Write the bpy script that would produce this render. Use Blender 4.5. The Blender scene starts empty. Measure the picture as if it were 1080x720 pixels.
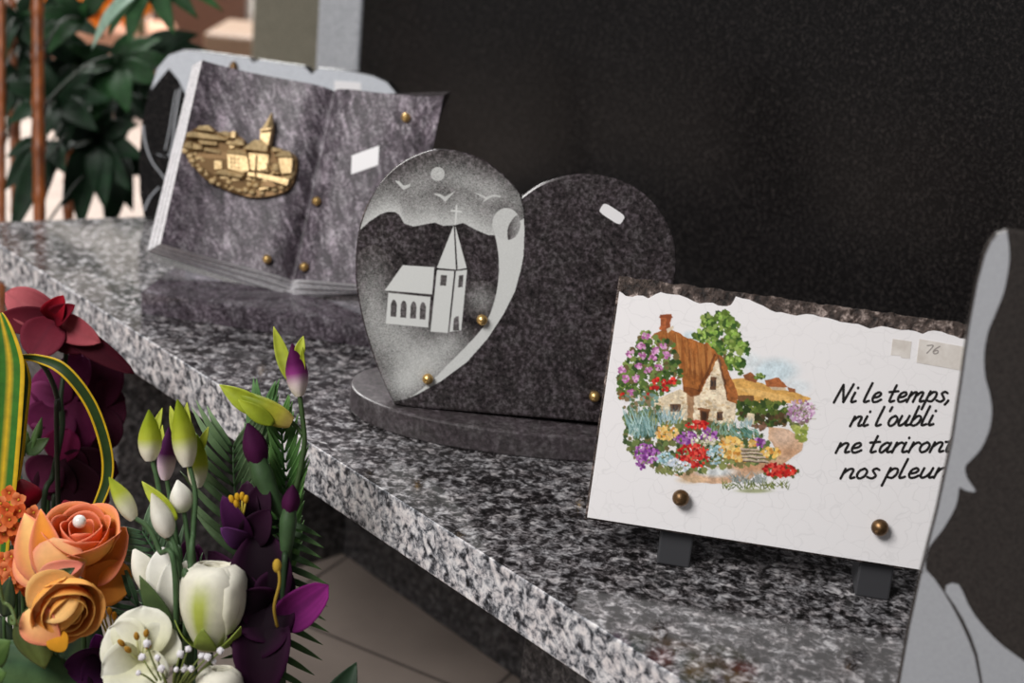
import bpy, bmesh, math, random
import numpy as np
from mathutils import Vector as V, Matrix

# ------------------------------------------------------------------ camera, world, lights, exposure
SC = bpy.context.scene
COL = SC.collection
FOC, PITCH, ROLL, CAM_H = 1500.0, math.radians(20), math.radians(6), 0.55
CF = V((0, math.cos(PITCH), -math.sin(PITCH)))
_R0 = V((1, 0, 0)); _U0 = V((0, math.sin(PITCH), math.cos(PITCH)))
CR = _R0 * math.cos(ROLL) + _U0 * math.sin(ROLL)
CU = _U0 * math.cos(ROLL) - _R0 * math.sin(ROLL)
CC = V((0, 0, CAM_H))

cam_data = bpy.data.cameras.new('camera')
cam = bpy.data.objects.new('camera', cam_data)
COL.objects.link(cam)
M = Matrix.Identity(4)
for i in range(3):
    M[i][0] = CR[i]; M[i][1] = CU[i]; M[i][2] = -CF[i]; M[i][3] = CC[i]
cam.matrix_world = M
cam_data.sensor_width = 36; cam_data.lens = FOC * 36 / 1080
cam_data.clip_start = 0.05
cam_data.dof.use_dof = True; cam_data.dof.focus_distance = 1.19; cam_data.dof.aperture_fstop = 4.6
SC.camera = cam

world = bpy.data.worlds.new('world'); SC.world = world
world.use_nodes = True
world.node_tree.nodes['Background'].inputs[0].default_value = (0.92, 0.95, 1.0, 1)
world.node_tree.nodes['Background'].inputs[1].default_value = 0.13


def area(name, loc, target, sx, sy, power, color=(1, 1, 1)):
    d = bpy.data.lights.new(name, 'AREA'); d.shape = 'RECTANGLE'
    d.size = sx; d.size_y = sy; d.energy = power; d.color = color
    o = bpy.data.objects.new(name, d); COL.objects.link(o)
    o.location = loc
    o.rotation_euler = (V(target) - V(loc)).to_track_quat('-Z', 'Y').to_euler()
    return o


area('shop_window_light', (-1.45, -0.25, 2.05), (-0.1, 1.15, 0.0), 1.3, 1.1, 86, (1.0, 0.98, 0.955))
area('back_floor_fill', (-1.6, 4.5, 2.5), (-1.5, 4.2, -0.4), 2.2, 2.0, 330, (1.0, 0.99, 0.97))  # added lamp without a known source, whitens the floor at the back
SC.view_settings.view_transform = 'Standard'
SC.view_settings.look = 'None'
SC.view_settings.gamma = 1
SC.view_settings.use_curve_mapping = False
SC.view_settings.exposure = 0.0


# ------------------------------------------------------------------ helpers
def lin(c):
    c = c / 255.0
    return c / 12.92 if c <= 0.04045 else ((c + 0.055) / 1.055) ** 2.4


def c8(r, g, b):
    return (lin(r), lin(g), lin(b), 1.0)


def mixc(a, b, t):
    return tuple(a[i] * (1 - t) + b[i] * t for i in range(3)) + (1.0,)


def ray(x, y):
    return CF + CR * ((x - 540) / FOC) + CU * ((360 - y) / FOC)


def P(x, y, depth):                       # a point in the room seen in that direction, that far away
    return CC + ray(x, y) * depth


def on_z(x, y, z=0.0):
    d = ray(x, y)
    return CC + d * ((z - CC.z) / d.z)


class Frame:
    """a leaning face: u along its foot, v up its slope, n out of it"""
    def __init__(s, O, yaw, lean):
        yaw = math.radians(yaw); t = math.radians(lean)
        s.O = V(O)
        s.u = V((math.cos(yaw), math.sin(yaw), 0))
        h = V((-math.sin(yaw), math.cos(yaw), 0))
        s.v = V((0, 0, 1)) * math.cos(t) + h * math.sin(t)
        s.n = s.u.cross(s.v)
    def at(s, u, v, w=0.0):
        return s.O + s.u * u + s.v * v + s.n * w
    def hit(s, x, y, w=0.0):              # (u, v) of the sight line on the face
        d = ray(x, y); o = s.O + s.n * w
        p = CC + d * ((o - CC).dot(s.n) / d.dot(s.n)) - s.O
        return p.dot(s.u), p.dot(s.v)
    def px(s, x, y, w=0.0):
        u, v = s.hit(x, y, w)
        return s.at(u, v, w)


BASE = {}


def thing(name, label, cat, base, group=None):
    o = bpy.data.objects.new(name, None); COL.objects.link(o)
    o.empty_display_size = 0.02
    o.location = base
    o['label'] = label; o['category'] = cat
    if group: o['group'] = group
    BASE[o.name] = V(base)
    return o


def tag(o, label, cat, group=None):
    o['label'] = label; o['category'] = cat
    if group: o['group'] = group
    return o


class MB:
    def __init__(s):
        s.v = []; s.f = []; s.c = []; s.mi = []
    def add(s, verts, faces, col=(1, 1, 1, 1), mi=0):
        k = len(s.v)
        s.v += [V(p) for p in verts]
        if isinstance(col, list): s.c += col
        else: s.c += [col] * len(verts)
        s.f += [tuple(i + k for i in f) for f in faces]
        s.mi += [mi] * len(faces)
    def grid(s, rows, col=None, close=False, mi=0):
        n = len(rows[0]); vs = [p for r in rows for p in r]
        fs = []
        for i in range(len(rows) - 1):
            for j in range(n if close else n - 1):
                j2 = (j + 1) % n
                fs.append((i * n + j, i * n + j2, (i + 1) * n + j2, (i + 1) * n + j))
        s.add(vs, fs, col if col is not None else (1, 1, 1, 1), mi)
    def tube(s, path, r, col=(1, 1, 1, 1), n=8, cap=True, mi=0):
        path = [V(p) for p in path]
        rr = r if isinstance(r, (list, tuple)) else [r] * len(path)
        cols = col if isinstance(col, list) else [col] * len(path)
        rows = []; up = None; cc = []
        for i, p in enumerate(path):
            t = (path[min(i + 1, len(path) - 1)] - path[max(i - 1, 0)]).normalized()
            if up is None:
                up = V((0, 0, 1)) if abs(t.z) < 0.9 else V((1, 0, 0))
            a = t.cross(up)
            a = a.normalized() if a.length > 1e-6 else V((1, 0, 0))
            b = a.cross(t).normalized(); up = b
            rows.append([p + (a * math.cos(q) + b * math.sin(q)) * rr[i] for q in [2 * math.pi * k / n for k in range(n)]])
            cc += [cols[i]] * n
        s.grid(rows, cc, True, mi)
        if cap:
            for row, c in ((rows[0], cols[0]), (rows[-1], cols[-1])):
                s.add(row, [tuple(range(n))], c, mi)
    def ball(s, c, r, col=(1, 1, 1, 1), n=10, m=6, axis=None, squash=1.0):
        c = V(c); ax = V(axis).normalized() if axis is not None else V((0, 0, 1))
        a = ax.orthogonal().normalized(); b = ax.cross(a)
        rows = []
        for i in range(m + 1):
            th = math.pi * i / m
            rows.append([c + ax * (-math.cos(th) * r * squash) + (a * math.cos(q) + b * math.sin(q)) * (max(math.sin(th), 1e-3) * r) for q in [2 * math.pi * k / n for k in range(n)]])
        s.grid(rows, col if not isinstance(col, list) else col, True)
    def prism(s, front, back, col=(1, 1, 1, 1), mi=0):
        n = len(front)
        s.add(list(front) + list(back), [tuple(range(n)), tuple(range(2 * n - 1, n - 1, -1))] +
              [(i, i + n, (i + 1) % n + n, (i + 1) % n) for i in range(n)], col, mi)
    def build(s, name, mat, parent=None, smooth=False, base=None, bevel=0.0, weld=True, solid=0.0, seg=2):
        b = BASE[parent.name] if parent else (V(base) if base is not None else V((0, 0, 0)))
        me = bpy.data.meshes.new(name)
        me.from_pydata([tuple(p - b) for p in s.v], [], s.f)
        mats = mat if isinstance(mat, (list, tuple)) else [mat]
        for m_ in mats: me.materials.append(m_)
        me.polygons.foreach_set('material_index', s.mi)
        at = me.color_attributes.new('Col', 'FLOAT_COLOR', 'POINT')
        at.data.foreach_set('color', np.array([x for c in s.c for x in c], dtype=np.float32))
        bm = bmesh.new(); bm.from_mesh(me)
        if weld: bmesh.ops.remove_doubles(bm, verts=bm.verts, dist=1e-6)
        bmesh.ops.recalc_face_normals(bm, faces=bm.faces)
        bm.to_mesh(me); bm.free()
        if smooth: me.polygons.foreach_set('use_smooth', [True] * len(me.polygons))
        me.update()
        o = bpy.data.objects.new(name, me); COL.objects.link(o)
        if parent:
            o.parent = parent; BASE[o.name] = b
        else:
            o.location = b; BASE[o.name] = b
        if bevel:
            mo = o.modifiers.new('bevel', 'BEVEL'); mo.width = bevel; mo.segments = seg
            mo.limit_method = 'ANGLE'; mo.angle_limit = math.radians(40); mo.harden_normals = False
        if solid:
            mo = o.modifiers.new('thickness', 'SOLIDIFY'); mo.thickness = solid; mo.offset = 0
        return o


def spline(pts, n=8, closed=False):
    pts = [V(p) if len(p) == 3 else V((p[0], p[1], 0)) for p in pts]
    out = []; N = len(pts)
    for i in range(N if closed else N - 1):
        g = (lambda k: pts[k % N]) if closed else (lambda k: pts[max(0, min(N - 1, k))])
        p0, p1, p2, p3 = g(i - 1), g(i), g(i + 1), g(i + 2)
        for j in range(n):
            t = j / n
            out.append(0.5 * ((2 * p1) + (p2 - p0) * t + (2 * p0 - 5 * p1 + 4 * p2 - p3) * t * t + (3 * p1 - p0 - 3 * p2 + p3) * t ** 3))
    if not closed: out.append(pts[-1])
    return out


# ------------------------------------------------------------------ materials
class NT:
    def __init__(s, name):
        s.m = bpy.data.materials.new(name); s.m.use_nodes = True
        s.t = s.m.node_tree; s.n = s.t.nodes
        s.b = s.n['Principled BSDF']
        s.co = s.n.new('ShaderNodeTexCoord').outputs['Object']
    def link(s, a, b): s.t.links.new(a, b)
    def inp(s, sock, val):
        if hasattr(val, 'is_linked') or hasattr(val, 'links'): s.link(val, sock)
        else: sock.default_value = val
    def mapping(s, scale=(1, 1, 1), rot=(0, 0, 0), vec=None):
        n = s.n.new('ShaderNodeMapping'); n.inputs['Scale'].default_value = scale; n.inputs['Rotation'].default_value = rot
        s.link(vec or s.co, n.inputs[0]); return n.outputs[0]
    def noise(s, scale, detail=3, rough=0.55, vec=None, dist=0.0):
        n = s.n.new('ShaderNodeTexNoise'); n.inputs['Scale'].default_value = scale
        n.inputs['Detail'].default_value = detail; n.inputs['Roughness'].default_value = rough; n.inputs['Distortion'].default_value = dist
        s.link(vec or s.co, n.inputs['Vector']); return n.outputs['Fac']
    def voro(s, scale, feature='F1', out='Color', vec=None):
        n = s.n.new('ShaderNodeTexVoronoi'); n.feature = feature; n.inputs['Scale'].default_value = scale
        s.link(vec or s.co, n.inputs['Vector']); return n.outputs[out]
    def ramp(s, fac, stops, mode='LINEAR'):
        n = s.n.new('ShaderNodeValToRGB'); r = n.color_ramp; r.interpolation = mode
        while len(r.elements) < len(stops): r.elements.new(0.5)
        for e, (p, c) in zip(r.elements, stops): e.position = p; e.color = c
        s.link(fac, n.inputs[0]); return n.outputs[0]
    def mix(s, fac, a, b, mode='MIX'):
        n = s.n.new('ShaderNodeMix'); n.data_type = 'RGBA'; n.blend_type = mode
        s.inp(n.inputs['Factor'], fac); s.inp(n.inputs['A'], a); s.inp(n.inputs['B'], b)
        return n.outputs['Result']
    def math(s, op, a, b=0.0, clamp=False):
        n = s.n.new('ShaderNodeMath'); n.operation = op; n.use_clamp = clamp
        s.inp(n.inputs[0], a); s.inp(n.inputs[1], b); return n.outputs[0]
    def bump(s, h, strength=0.3, dist=0.001):
        n = s.n.new('ShaderNodeBump'); n.inputs['Strength'].default_value = strength; n.inputs['Distance'].default_value = dist
        s.link(h, n.inputs['Height']); s.link(n.outputs[0], s.b.inputs['Normal'])
    def attr(s, name, out='Color'):
        n = s.n.new('ShaderNodeAttribute'); n.attribute_name = name; return n.outputs[out]
    def base(s, c): s.inp(s.b.inputs['Base Color'], c)
    def set(s, rough=0.5, metal=0.0, spec=0.5, coat=0.0):
        s.inp(s.b.inputs['Roughness'], rough); s.b.inputs['Metallic'].default_value = metal
        s.b.inputs['Specular IOR Level'].default_value = spec; s.b.inputs['Coat Weight'].default_value = coat
        return s.m


def g(v): return c8(v, v, v)


def speckle(k, stops, scale, warp=0.004, squash=(1, 1, 1)):
    """crystal grains: cells of even colour, torn at their rims by noise"""
    nz = k.n.new('ShaderNodeTexNoise'); nz.inputs['Scale'].default_value = scale * 1.4; nz.inputs['Detail'].default_value = 3
    k.link(k.mapping(squash), nz.inputs['Vector'])
    sub = k.n.new('ShaderNodeVectorMath'); sub.operation = 'MULTIPLY_ADD'
    k.link(nz.outputs['Color'], sub.inputs[0]); sub.inputs[1].default_value = (warp * 2,) * 3
    k.link(k.mapping(squash), sub.inputs[2])
    vo = k.voro(scale, vec=sub.outputs[0])
    sep = k.n.new('ShaderNodeSeparateColor'); k.link(vo, sep.inputs[0])
    big = k.noise(scale * 0.42, 3, 0.6)
    f = k.math('ADD', k.math('MULTIPLY', sep.outputs[0], 0.55), k.math('MULTIPLY', k.math('SUBTRACT', big, 0.22), 0.85))
    return k.ramp(f, stops), f


def grains(k, stops, scale=112, tint=0.12):
    """blotchy crystal grains: dark mica, grey quartz, white feldspar"""
    a = k.noise(scale, 4, 0.62, dist=0.5); b = k.noise(scale * 2.3, 2, 0.6)
    f = k.math('ADD', k.math('MULTIPLY', a, 0.75), k.math('MULTIPLY', b, 0.25))
    c = k.ramp(f, stops)
    tn = k.ramp(k.noise(70, 2), [(0.4, c8(255, 255, 255)), (0.62, c8(236, 218, 212))])
    return k.mix(tint * 2.5, c, tn, 'MULTIPLY'), f


k = NT('polished_speckled_granite')
c, f_ = grains(k, [(0.37, g(12)), (0.44, c8(36, 34, 35)), (0.5, c8(82, 80, 82)), (0.56, c8(130, 128, 131)), (0.64, c8(192, 190, 192))])
k.base(c); GRANITE = k.set(0.1, spec=1.0)
k = NT('sawn_speckled_granite')
c, f_ = grains(k, [(0.36, c8(20, 20, 23)), (0.43, c8(80, 82, 88)), (0.49, c8(152, 153, 158)), (0.55, c8(202, 200, 203)), (0.66, c8(234, 231, 230))])
k.base(c); k.bump(f_, 0.35, 0.002); GRANITE_SAWN = k.set(0.6, spec=0.3)
k = NT('dull_grey_granite')
c, f_ = grains(k, [(0.36, g(34)), (0.5, c8(74, 72, 74)), (0.64, c8(122, 120, 121))])
k.base(c); GRANITE_DULL = k.set(0.5, spec=0.3)
k = NT('black_polished_granite')
c = k.ramp(k.noise(240, 4, 0.75), [(0.35, c8(11, 10, 10)), (0.55, c8(28, 26, 26)), (0.72, c8(58, 53, 51))])
k.base(c); BLACK_GRANITE = k.set(0.22, spec=0.35)
k = NT('pale_grey_granite')
c = k.ramp(k.noise(240, 3, 0.7), [(0.3, c8(140, 143, 150)), (0.7, c8(200, 203, 208))])
k.base(c); PALE_GRANITE = k.set(0.5)


def violet(name, dark, mid, light, scale, streak, rough):
    k = NT(name)
    st = k.noise(1.0, 4, 0.65, k.mapping((105, 60, 26), vec=k.mapping((1, 1, 1), (0, math.radians(26), 0))), 0.8)
    sp = k.noise(scale, 4, 0.7)
    big = k.noise(22, 3, 0.6)
    f = k.math('ADD', k.math('ADD', k.math('MULTIPLY', st, streak), k.math('MULTIPLY', sp, 0.85 - streak)), k.math('MULTIPLY', big, 0.15))
    c = k.ramp(f, [(0.38, dark), (0.5, mid), (0.62, light)])
    tint = k.ramp(k.noise(60, 2), [(0.42, c8(122, 110, 122)), (0.62, c8(128, 128, 130))])
    c = k.mix(0.55, c, k.mix(1.0, c, tint, 'OVERLAY'))
    k.base(c); return k, k.set(rough, spec=0.28 if rough > .45 else 0.5)


_, BOOK_STONE = violet('violet_streaked_granite', c8(34, 29, 33), c8(102, 94, 101), c8(204, 197, 203), 330, 0.44, 0.46)
_, FOOT_STONE = violet('violet_polished_granite', c8(40, 35, 39), c8(94, 87, 93), c8(172, 165, 172), 300, 0.3, 0.08)
_, HEART_STONE = violet('dark_mottled_granite', c8(26, 22, 22), c8(64, 58, 58), c8(116, 109, 112), 260, 0.2, 0.2)
_, OVAL_STONE = violet('brown_mottled_granite', c8(52, 47, 48), c8(84, 78, 79), c8(122, 116, 118), 230, 0.3, 0.38)

k = NT('sandblasted_engraving')
st = k.noise(1.0, 4, 0.65, k.mapping((105, 60, 26), vec=k.mapping((1, 1, 1), (0, math.radians(26), 0))), 0.8)
f = k.math('ADD', k.math('ADD', k.math('MULTIPLY', st, 0.2), k.math('MULTIPLY', k.noise(260, 4, 0.7), 0.65)), k.math('MULTIPLY', k.noise(22, 3, 0.6), 0.15))
dk = k.ramp(f, [(0.38, c8(26, 22, 22)), (0.5, c8(64, 58, 58)), (0.62, c8(116, 109, 112))])
e = k.attr('Col', 'Fac')
gr = k.noise(800, 3, 0.85)
e2 = k.math('ADD', e, k.math('MULTIPLY', k.math('SUBTRACT', gr, 0.5), k.math('MULTIPLY', k.math('MULTIPLY', e, k.math('SUBTRACT', 1.0, e)), 7.0)), True)
k.base(k.mix(e2, dk, c8(208, 209, 207)))
ETCH = k.set(k.math('ADD', k.math('MULTIPLY', e2, 0.5), 0.2), spec=0.4)

k = NT('frosted_stone'); k.base(k.ramp(k.noise(500, 2), [(0.3, c8(156, 158, 163)), (0.7, c8(164, 166, 171))])); FROST = k.set(0.65, spec=0.3)
k = NT('page_edge_stone'); k.base(k.mix(1.0, k.attr('Col'), k.ramp(k.noise(300, 3), [(0.3, g(185)), (0.7, g(255))]), 'MULTIPLY')); PAGES = k.set(0.7, spec=0.2)

k = NT('rough_brown_slate')
n1 = k.noise(120, 5, 0.7)
k.base(k.ramp(n1, [(0.38, c8(30, 23, 21)), (0.55, c8(84, 70, 64)), (0.68, c8(190, 172, 164))])); k.bump(n1, 1.0, 0.006); SLATE = k.set(0.45)
k = NT('white_ceramic')
wv = k.n.new('ShaderNodeVectorMath'); wv.operation = 'MULTIPLY_ADD'; nzc = k.n.new('ShaderNodeTexNoise'); nzc.inputs['Scale'].default_value = 40
k.link(k.co, nzc.inputs['Vector']); k.link(nzc.outputs['Color'], wv.inputs[0]); wv.inputs[1].default_value = (.03, .03, .03); k.link(k.co, wv.inputs[2])
cr = k.voro(62, 'DISTANCE_TO_EDGE', 'Distance', wv.outputs[0])
ln = k.ramp(cr, [(0.0, g(190)), (0.03, g(255))])
br = k.ramp(k.noise(18, 2), [(0.45, g(255)), (0.6, g(215))])
ln2 = k.mix(br, c8(255, 255, 255), ln)
k.base(k.mix(1.0, c8(241, 238, 239), k.mix(0.2, g(255), ln2, 'MIX'), 'MULTIPLY')); CERAMIC = k.set(0.3, spec=0.4)
k = NT('printed_picture'); k.base(k.attr('Col')); PRINT = k.set(0.35, spec=0.35)
k = NT('black_ink'); k.base(c8(22, 19, 18)); INK = k.set(0.5)
k = NT('brass'); k.base(k.ramp(k.noise(180, 2), [(0.3, c8(206, 164, 98)), (0.7, c8(232, 196, 132))])); BRASS = k.set(0.34, 0.85)
k = NT('aged_brass'); k.base(k.ramp(k.noise(220, 3), [(0.3, c8(84, 64, 44)), (0.7, c8(132, 102, 70))])); OLD_BRASS = k.set(0.4, 0.8)
k = NT('cast_bronze_gilt')
n1 = k.noise(260, 3)
k.base(k.ramp(n1, [(0.3, c8(176, 148, 104)), (0.65, c8(218, 192, 146))])); k.bump(n1, 0.3, 0.001); GILT = k.set(0.5, 0.6)
k = NT('bronze_recess'); k.base(c8(112, 86, 54)); GILT_DARK = k.set(0.5, 0.6)
k = NT('black_plastic'); k.base(c8(58, 58, 61)); BLACK = k.set(0.45)
k = NT('paper_label'); k.base(c8(232, 230, 232)); LABEL = k.set(0.6)
k = NT('old_paper_label'); k.base(k.ramp(k.noise(90, 3), [(0.3, c8(206, 198, 190)), (0.7, c8(228, 222, 216))])); OLD_LABEL = k.set(0.6)
k = NT('pencil'); k.base(c8(150, 142, 138)); PENCIL = k.set(0.7)

k = NT('petal_fabric')
k.base(k.mix(0.25, k.attr('Col'), k.mix(1.0, k.attr('Col'), k.ramp(k.noise(160, 3), [(0.3, g(190)), (0.7, g(255))]), 'MULTIPLY')))
PETAL = k.set(0.75, spec=0.12)
tr = k.n.new('ShaderNodeBsdfTranslucent'); k.link(k.attr('Col'), tr.inputs[0])
mx = k.n.new('ShaderNodeMixShader'); mx.inputs[0].default_value = 0.22
k.link(k.b.outputs[0], mx.inputs[1]); k.link(tr.outputs[0], mx.inputs[2])
k.link(mx.outputs[0], k.n['Material Output'].inputs[0])
k = NT('leaf_fabric'); k.base(k.mix(0.5, k.attr('Col'), k.mix(1.0, k.attr('Col'), k.ramp(k.noise(120, 3), [(0.3, g(175)), (0.7, g(255))]), 'MULTIPLY'))); LEAF = k.set(0.55, spec=0.25)
k = NT('palm_leaf'); k.base(k.mix(1.0, k.attr('Col'), k.ramp(k.noise(60, 3), [(0.3, g(180)), (0.7, g(255))]), 'MULTIPLY')); PALM = k.set(0.6, spec=0.2)
k = NT('plain_coloured'); k.base(k.attr('Col')); PLAIN = k.set(0.5)
k = NT('pearl'); k.base(c8(232, 226, 222)); PEARL = k.set(0.18, spec=0.7, coat=0.5)

k = NT('floor_tiles')
br = k.n.new('ShaderNodeTexBrick'); br.offset = 0; br.squash = 1
br.inputs['Scale'].default_value = 1.0; br.inputs['Mortar Size'].default_value = 0.0025; br.inputs['Brick Width'].default_value = 0.33; br.inputs['Row Height'].default_value = 0.33
br.inputs['Color1'].default_value = c8(168, 154, 145); br.inputs['Color2'].default_value = c8(162, 148, 139); br.inputs['Mortar'].default_value = c8(92, 84, 80)
k.link(k.mapping((1, 1, 1), (0, 0, math.radians(27))), br.inputs[0])
k.base(k.mix(0.4, br.outputs[0], k.mix(1.0, br.outputs[0], k.ramp(k.noise(9, 4), [(0.3, g(200)), (0.7, g(255))]), 'MULTIPLY'))); TILES = k.set(0.45)
k = NT('white_plaster'); k.base(k.ramp(k.noise(6, 3), [(0.3, c8(222, 218, 210)), (0.7, c8(236, 232, 226))])); PLASTER = k.set(0.8)


def plain_stone(name, a, b, scale=140, rough=0.35):
    k = NT(name); k.base(k.ramp(k.noise(scale, 4, 0.7), [(0.3, a), (0.7, b)])); return k.set(rough)


OLIVE_STONE = plain_stone('olive_grey_granite', c8(98, 96, 84), c8(140, 138, 124))
BROWN_STONE = plain_stone('red_brown_granite', c8(58, 37, 28), c8(92, 62, 48))
TAN_STONE = plain_stone('tan_granite', c8(100, 78, 60), c8(140, 112, 90))
TERRA = plain_stone('terracotta', c8(170, 124, 100), c8(198, 150, 124), 30, 0.7)
k = NT('bamboo_cane')
k.base(k.ramp(k.noise(30, 3, 0.6, k.mapping((3, 3, 0.4))), [(0.3, c8(92, 44, 14)), (0.7, c8(164, 88, 30))])); CANE = k.set(0.4)


# ------------------------------------------------------------------ the setting
FLOOR_Z = -0.45
ED = V((0.6973, -0.7168, 0)).normalized()          # along the front edge of the ledge, to the right
EN = V((0.7168, 0.6973, 0)).normalized()           # from the front edge to the back
E0 = V((-0.6385, 1.6611, 0))


def L(s, d, z=0.0):                                # a point of the ledge: along, depth, height
    return E0 + ED * s + EN * d + V((0, 0, z))


def structure(mb, name, mat):
    o = mb.build(name, mat, base=(0, 0, 0)); o['kind'] = 'structure'; return o


mb = MB(); mb.add([(-4, -1.5, FLOOR_Z), (4, -1.5, FLOOR_Z), (4, 7.0, FLOOR_Z), (-4, 7.0, FLOOR_Z)], [(0, 1, 2, 3)])
structure(mb, 'floor', TILES)
mb = MB(); mb.prism([(-4, 7.0, FLOOR_Z), (4, 7.0, FLOOR_Z), (4, 7.0, 2.6), (-4, 7.0, 2.6)], [(-4, 7.1, FLOOR_Z), (4, 7.1, FLOOR_Z), (4, 7.1, 2.6), (-4, 7.1, 2.6)])
structure(mb, 'wall_back', PLASTER)

# the granite ledge of the monument
led = thing('granite_ledge', 'thick speckled grey granite ledge that the memorial plaques stand on', 'ledge', L(0.4, 0.3, FLOOR_Z))
mb = MB()
lA = on_z(0, 234); lB = on_z(155, 228)
tdir = (lB - lA).normalized()
back_l = lA + tdir * 0.62
front_l = lA - tdir * ((lA - E0).dot(EN) / tdir.dot(EN))
top = [front_l, L(1.75, 0), L(1.75, 0.594), lA + tdir * ((0.594 - (lA - E0).dot(EN)) / tdir.dot(EN))]
mb.prism(top, [p - V((0, 0, 0.048)) for p in top])
mb.mi[1:] = [1] * 5
o = mb.build('slab', [GRANITE, GRANITE_SAWN], led, bevel=0.0014); o.modifiers['bevel'].material = 1


def block(s0, s1, d0, d1, z0, z1):
    m = MB(); q = [(s0, d0), (s1, d0), (s1, d1), (s0, d1)]
    m.prism([L(s, d, z1) for s, d in q], [L(s, d, z0) for s, d in q]); return m


block(-0.095, 0.205, 0.05, 0.55, FLOOR_Z, -0.048).build('support', GRANITE_DULL, led, bevel=0.002)
block(0.205, 1.5, 0.40, 0.56, FLOOR_Z, -0.048).build('back_panel', GRANITE_DULL, led, bevel=0.002)
_d = ray(551, 688); _p = CC + _d * (((E0 + EN * 0.16) - CC).dot(EN) / _d.dot(EN)); S2 = (_p - E0).dot(ED)
block(S2, S2 + 0.2, 0.16, 0.40, FLOOR_Z, -0.048).build('support', GRANITE_DULL, led, bevel=0.002)

hs = thing('headstone', 'tall black granite headstone with pale grey side strip rising behind the plaques', 'headstone', L(0.6, 0.66, FLOOR_Z))
block(-0.0935, 1.75, 0.60, 0.74, 0.0, 1.05).build('dark_panel', BLACK_GRANITE, hs, bevel=0.003)
m_ = block(-0.199, -0.0935, 0.596, 0.74, 0.0, 1.05).build('side_strip', PALE_GRANITE, hs, bevel=0.003)
m_['label'] = 'pale grey side strip'
block(-0.199, 1.75, 0.60, 0.74, FLOOR_Z, 0.0).build('footing', GRANITE_DULL, hs, bevel=0.003)


# ------------------------------------------------------------------ raster painting on flat faces
def inside(poly, X, Y):
    r = np.zeros(X.shape, bool); n = len(poly)
    for i in range(n):
        x0, y0 = poly[i][0], poly[i][1]; x1, y1 = poly[(i + 1) % n][0], poly[(i + 1) % n][1]
        if y0 == y1: continue
        cnd = ((y0 > Y) != (y1 > Y)) & (X < (x1 - x0) * (Y - y0) / (y1 - y0) + x0)
        r ^= cnd
    return r


def face_raster(name, mat, parent, frame, w, xs, ys, rgba, keep):
    """the printed or blasted layer: a fine mesh lying on the face, colours at its vertices"""
    ny, nx = len(ys), len(xs)
    b = BASE[parent.name]
    X, Y = np.meshgrid(xs, ys)
    d = (np.array(CF)[None, None] + np.array(CR)[None, None] * ((X - 540) / FOC)[..., None] + np.array(CU)[None, None] * ((360 - Y) / FOC)[..., None])
    o = np.array(frame.O + frame.n * w); n = np.array(frame.n); cc = np.array(CC)
    t = ((o - cc) @ n) / (d @ n)
    pts = cc + d * t[..., None] - np.array(b)
    kc = keep[:-1, :-1] | keep[1:, :-1] | keep[:-1, 1:] | keep[1:, 1:]
    idx = np.arange(ny * nx).reshape(ny, nx)
    q = np.stack([idx[:-1, :-1], idx[1:, :-1], idx[1:, 1:], idx[:-1, 1:]], -1)[kc]
    used = np.unique(q); remap = np.full(ny * nx, -1); remap[used] = np.arange(len(used))
    q = remap[q]
    me = bpy.data.meshes.new(name)
    me.vertices.add(len(used)); me.vertices.foreach_set('co', pts.reshape(-1, 3)[used].astype(np.float32).ravel())
    me.loops.add(q.size); me.loops.foreach_set('vertex_index', q.astype(np.int32).ravel())
    me.polygons.add(len(q)); me.polygons.foreach_set('loop_start', np.arange(0, q.size, 4, dtype=np.int32))
    me.polygons.foreach_set('loop_total', np.full(len(q), 4, dtype=np.int32))
    me.update(calc_edges=True)
    at = me.color_attributes.new('Col', 'FLOAT_COLOR', 'POINT')
    at.data.foreach_set('color', rgba.reshape(-1, 4)[used].astype(np.float32).ravel())
    me.materials.append(mat)
    ob = bpy.data.objects.new(name, me); COL.objects.link(ob); ob.parent = parent
    return ob


def stud(parent, c, n, r, mat=None, washer=False, name='stud'):
    m = MB(); c = V(c); n = V(n).normalized()
    a = n.orthogonal().normalized(); b = n.cross(a)
    prof = [(0.0, 0.62 * r), (0.35 * r, 0.62 * r), (0.45 * r, 0.8 * r), (0.75 * r, r), (1.1 * r, 0.95 * r), (1.45 * r, 0.68 * r), (1.65 * r, 0.3 * r), (1.7 * r, 0.02 * r)]
    if washer: prof = [(0, 1.15 * r), (0.2 * r, 1.15 * r), (0.3 * r, 0.95 * r), (0.45 * r, 1.0 * r), (0.75 * r, 0.9 * r), (1.0 * r, 0.55 * r), (1.08 * r, 0.5 * r), (1.25 * r, 0.42 * r), (1.35 * r, 0.05 * r)]
    m.grid([[c + n * h + (a * math.cos(q) + b * math.sin(q)) * rr for q in [2 * math.pi * i / 20 for i in range(20)]] for h, rr in prof], None, True)
    return m.build(name, mat or BRASS, parent, smooth=True)


def slab_from(outline, frame, w0, w1, m=None, mi=0):
    m = m or MB()
    m.prism([frame.at(u, v, w1) for u, v in outline], [frame.at(u, v, w0) for u, v in outline], mi=mi)
    return m


# ------------------------------------------------------------------ cottage plaque
fr = Frame(V((0.135, 1.0279, 0.027)) - V((0.113, 0.994, 0)) * 0.006, -6.5, 17)
BL = fr.hit(618, 546)
u0, v0 = BL; PW, PH = 0.302, 0.1965
def cp(x, y): return fr.hit(x, y)
cot = thing('cottage_plaque', 'white ceramic memorial plaque with painted cottage and black French verse', 'plaque', fr.at(u0 + PW / 2, v0, 0).xy.to_3d())
rnd = random.Random(4)
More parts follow.
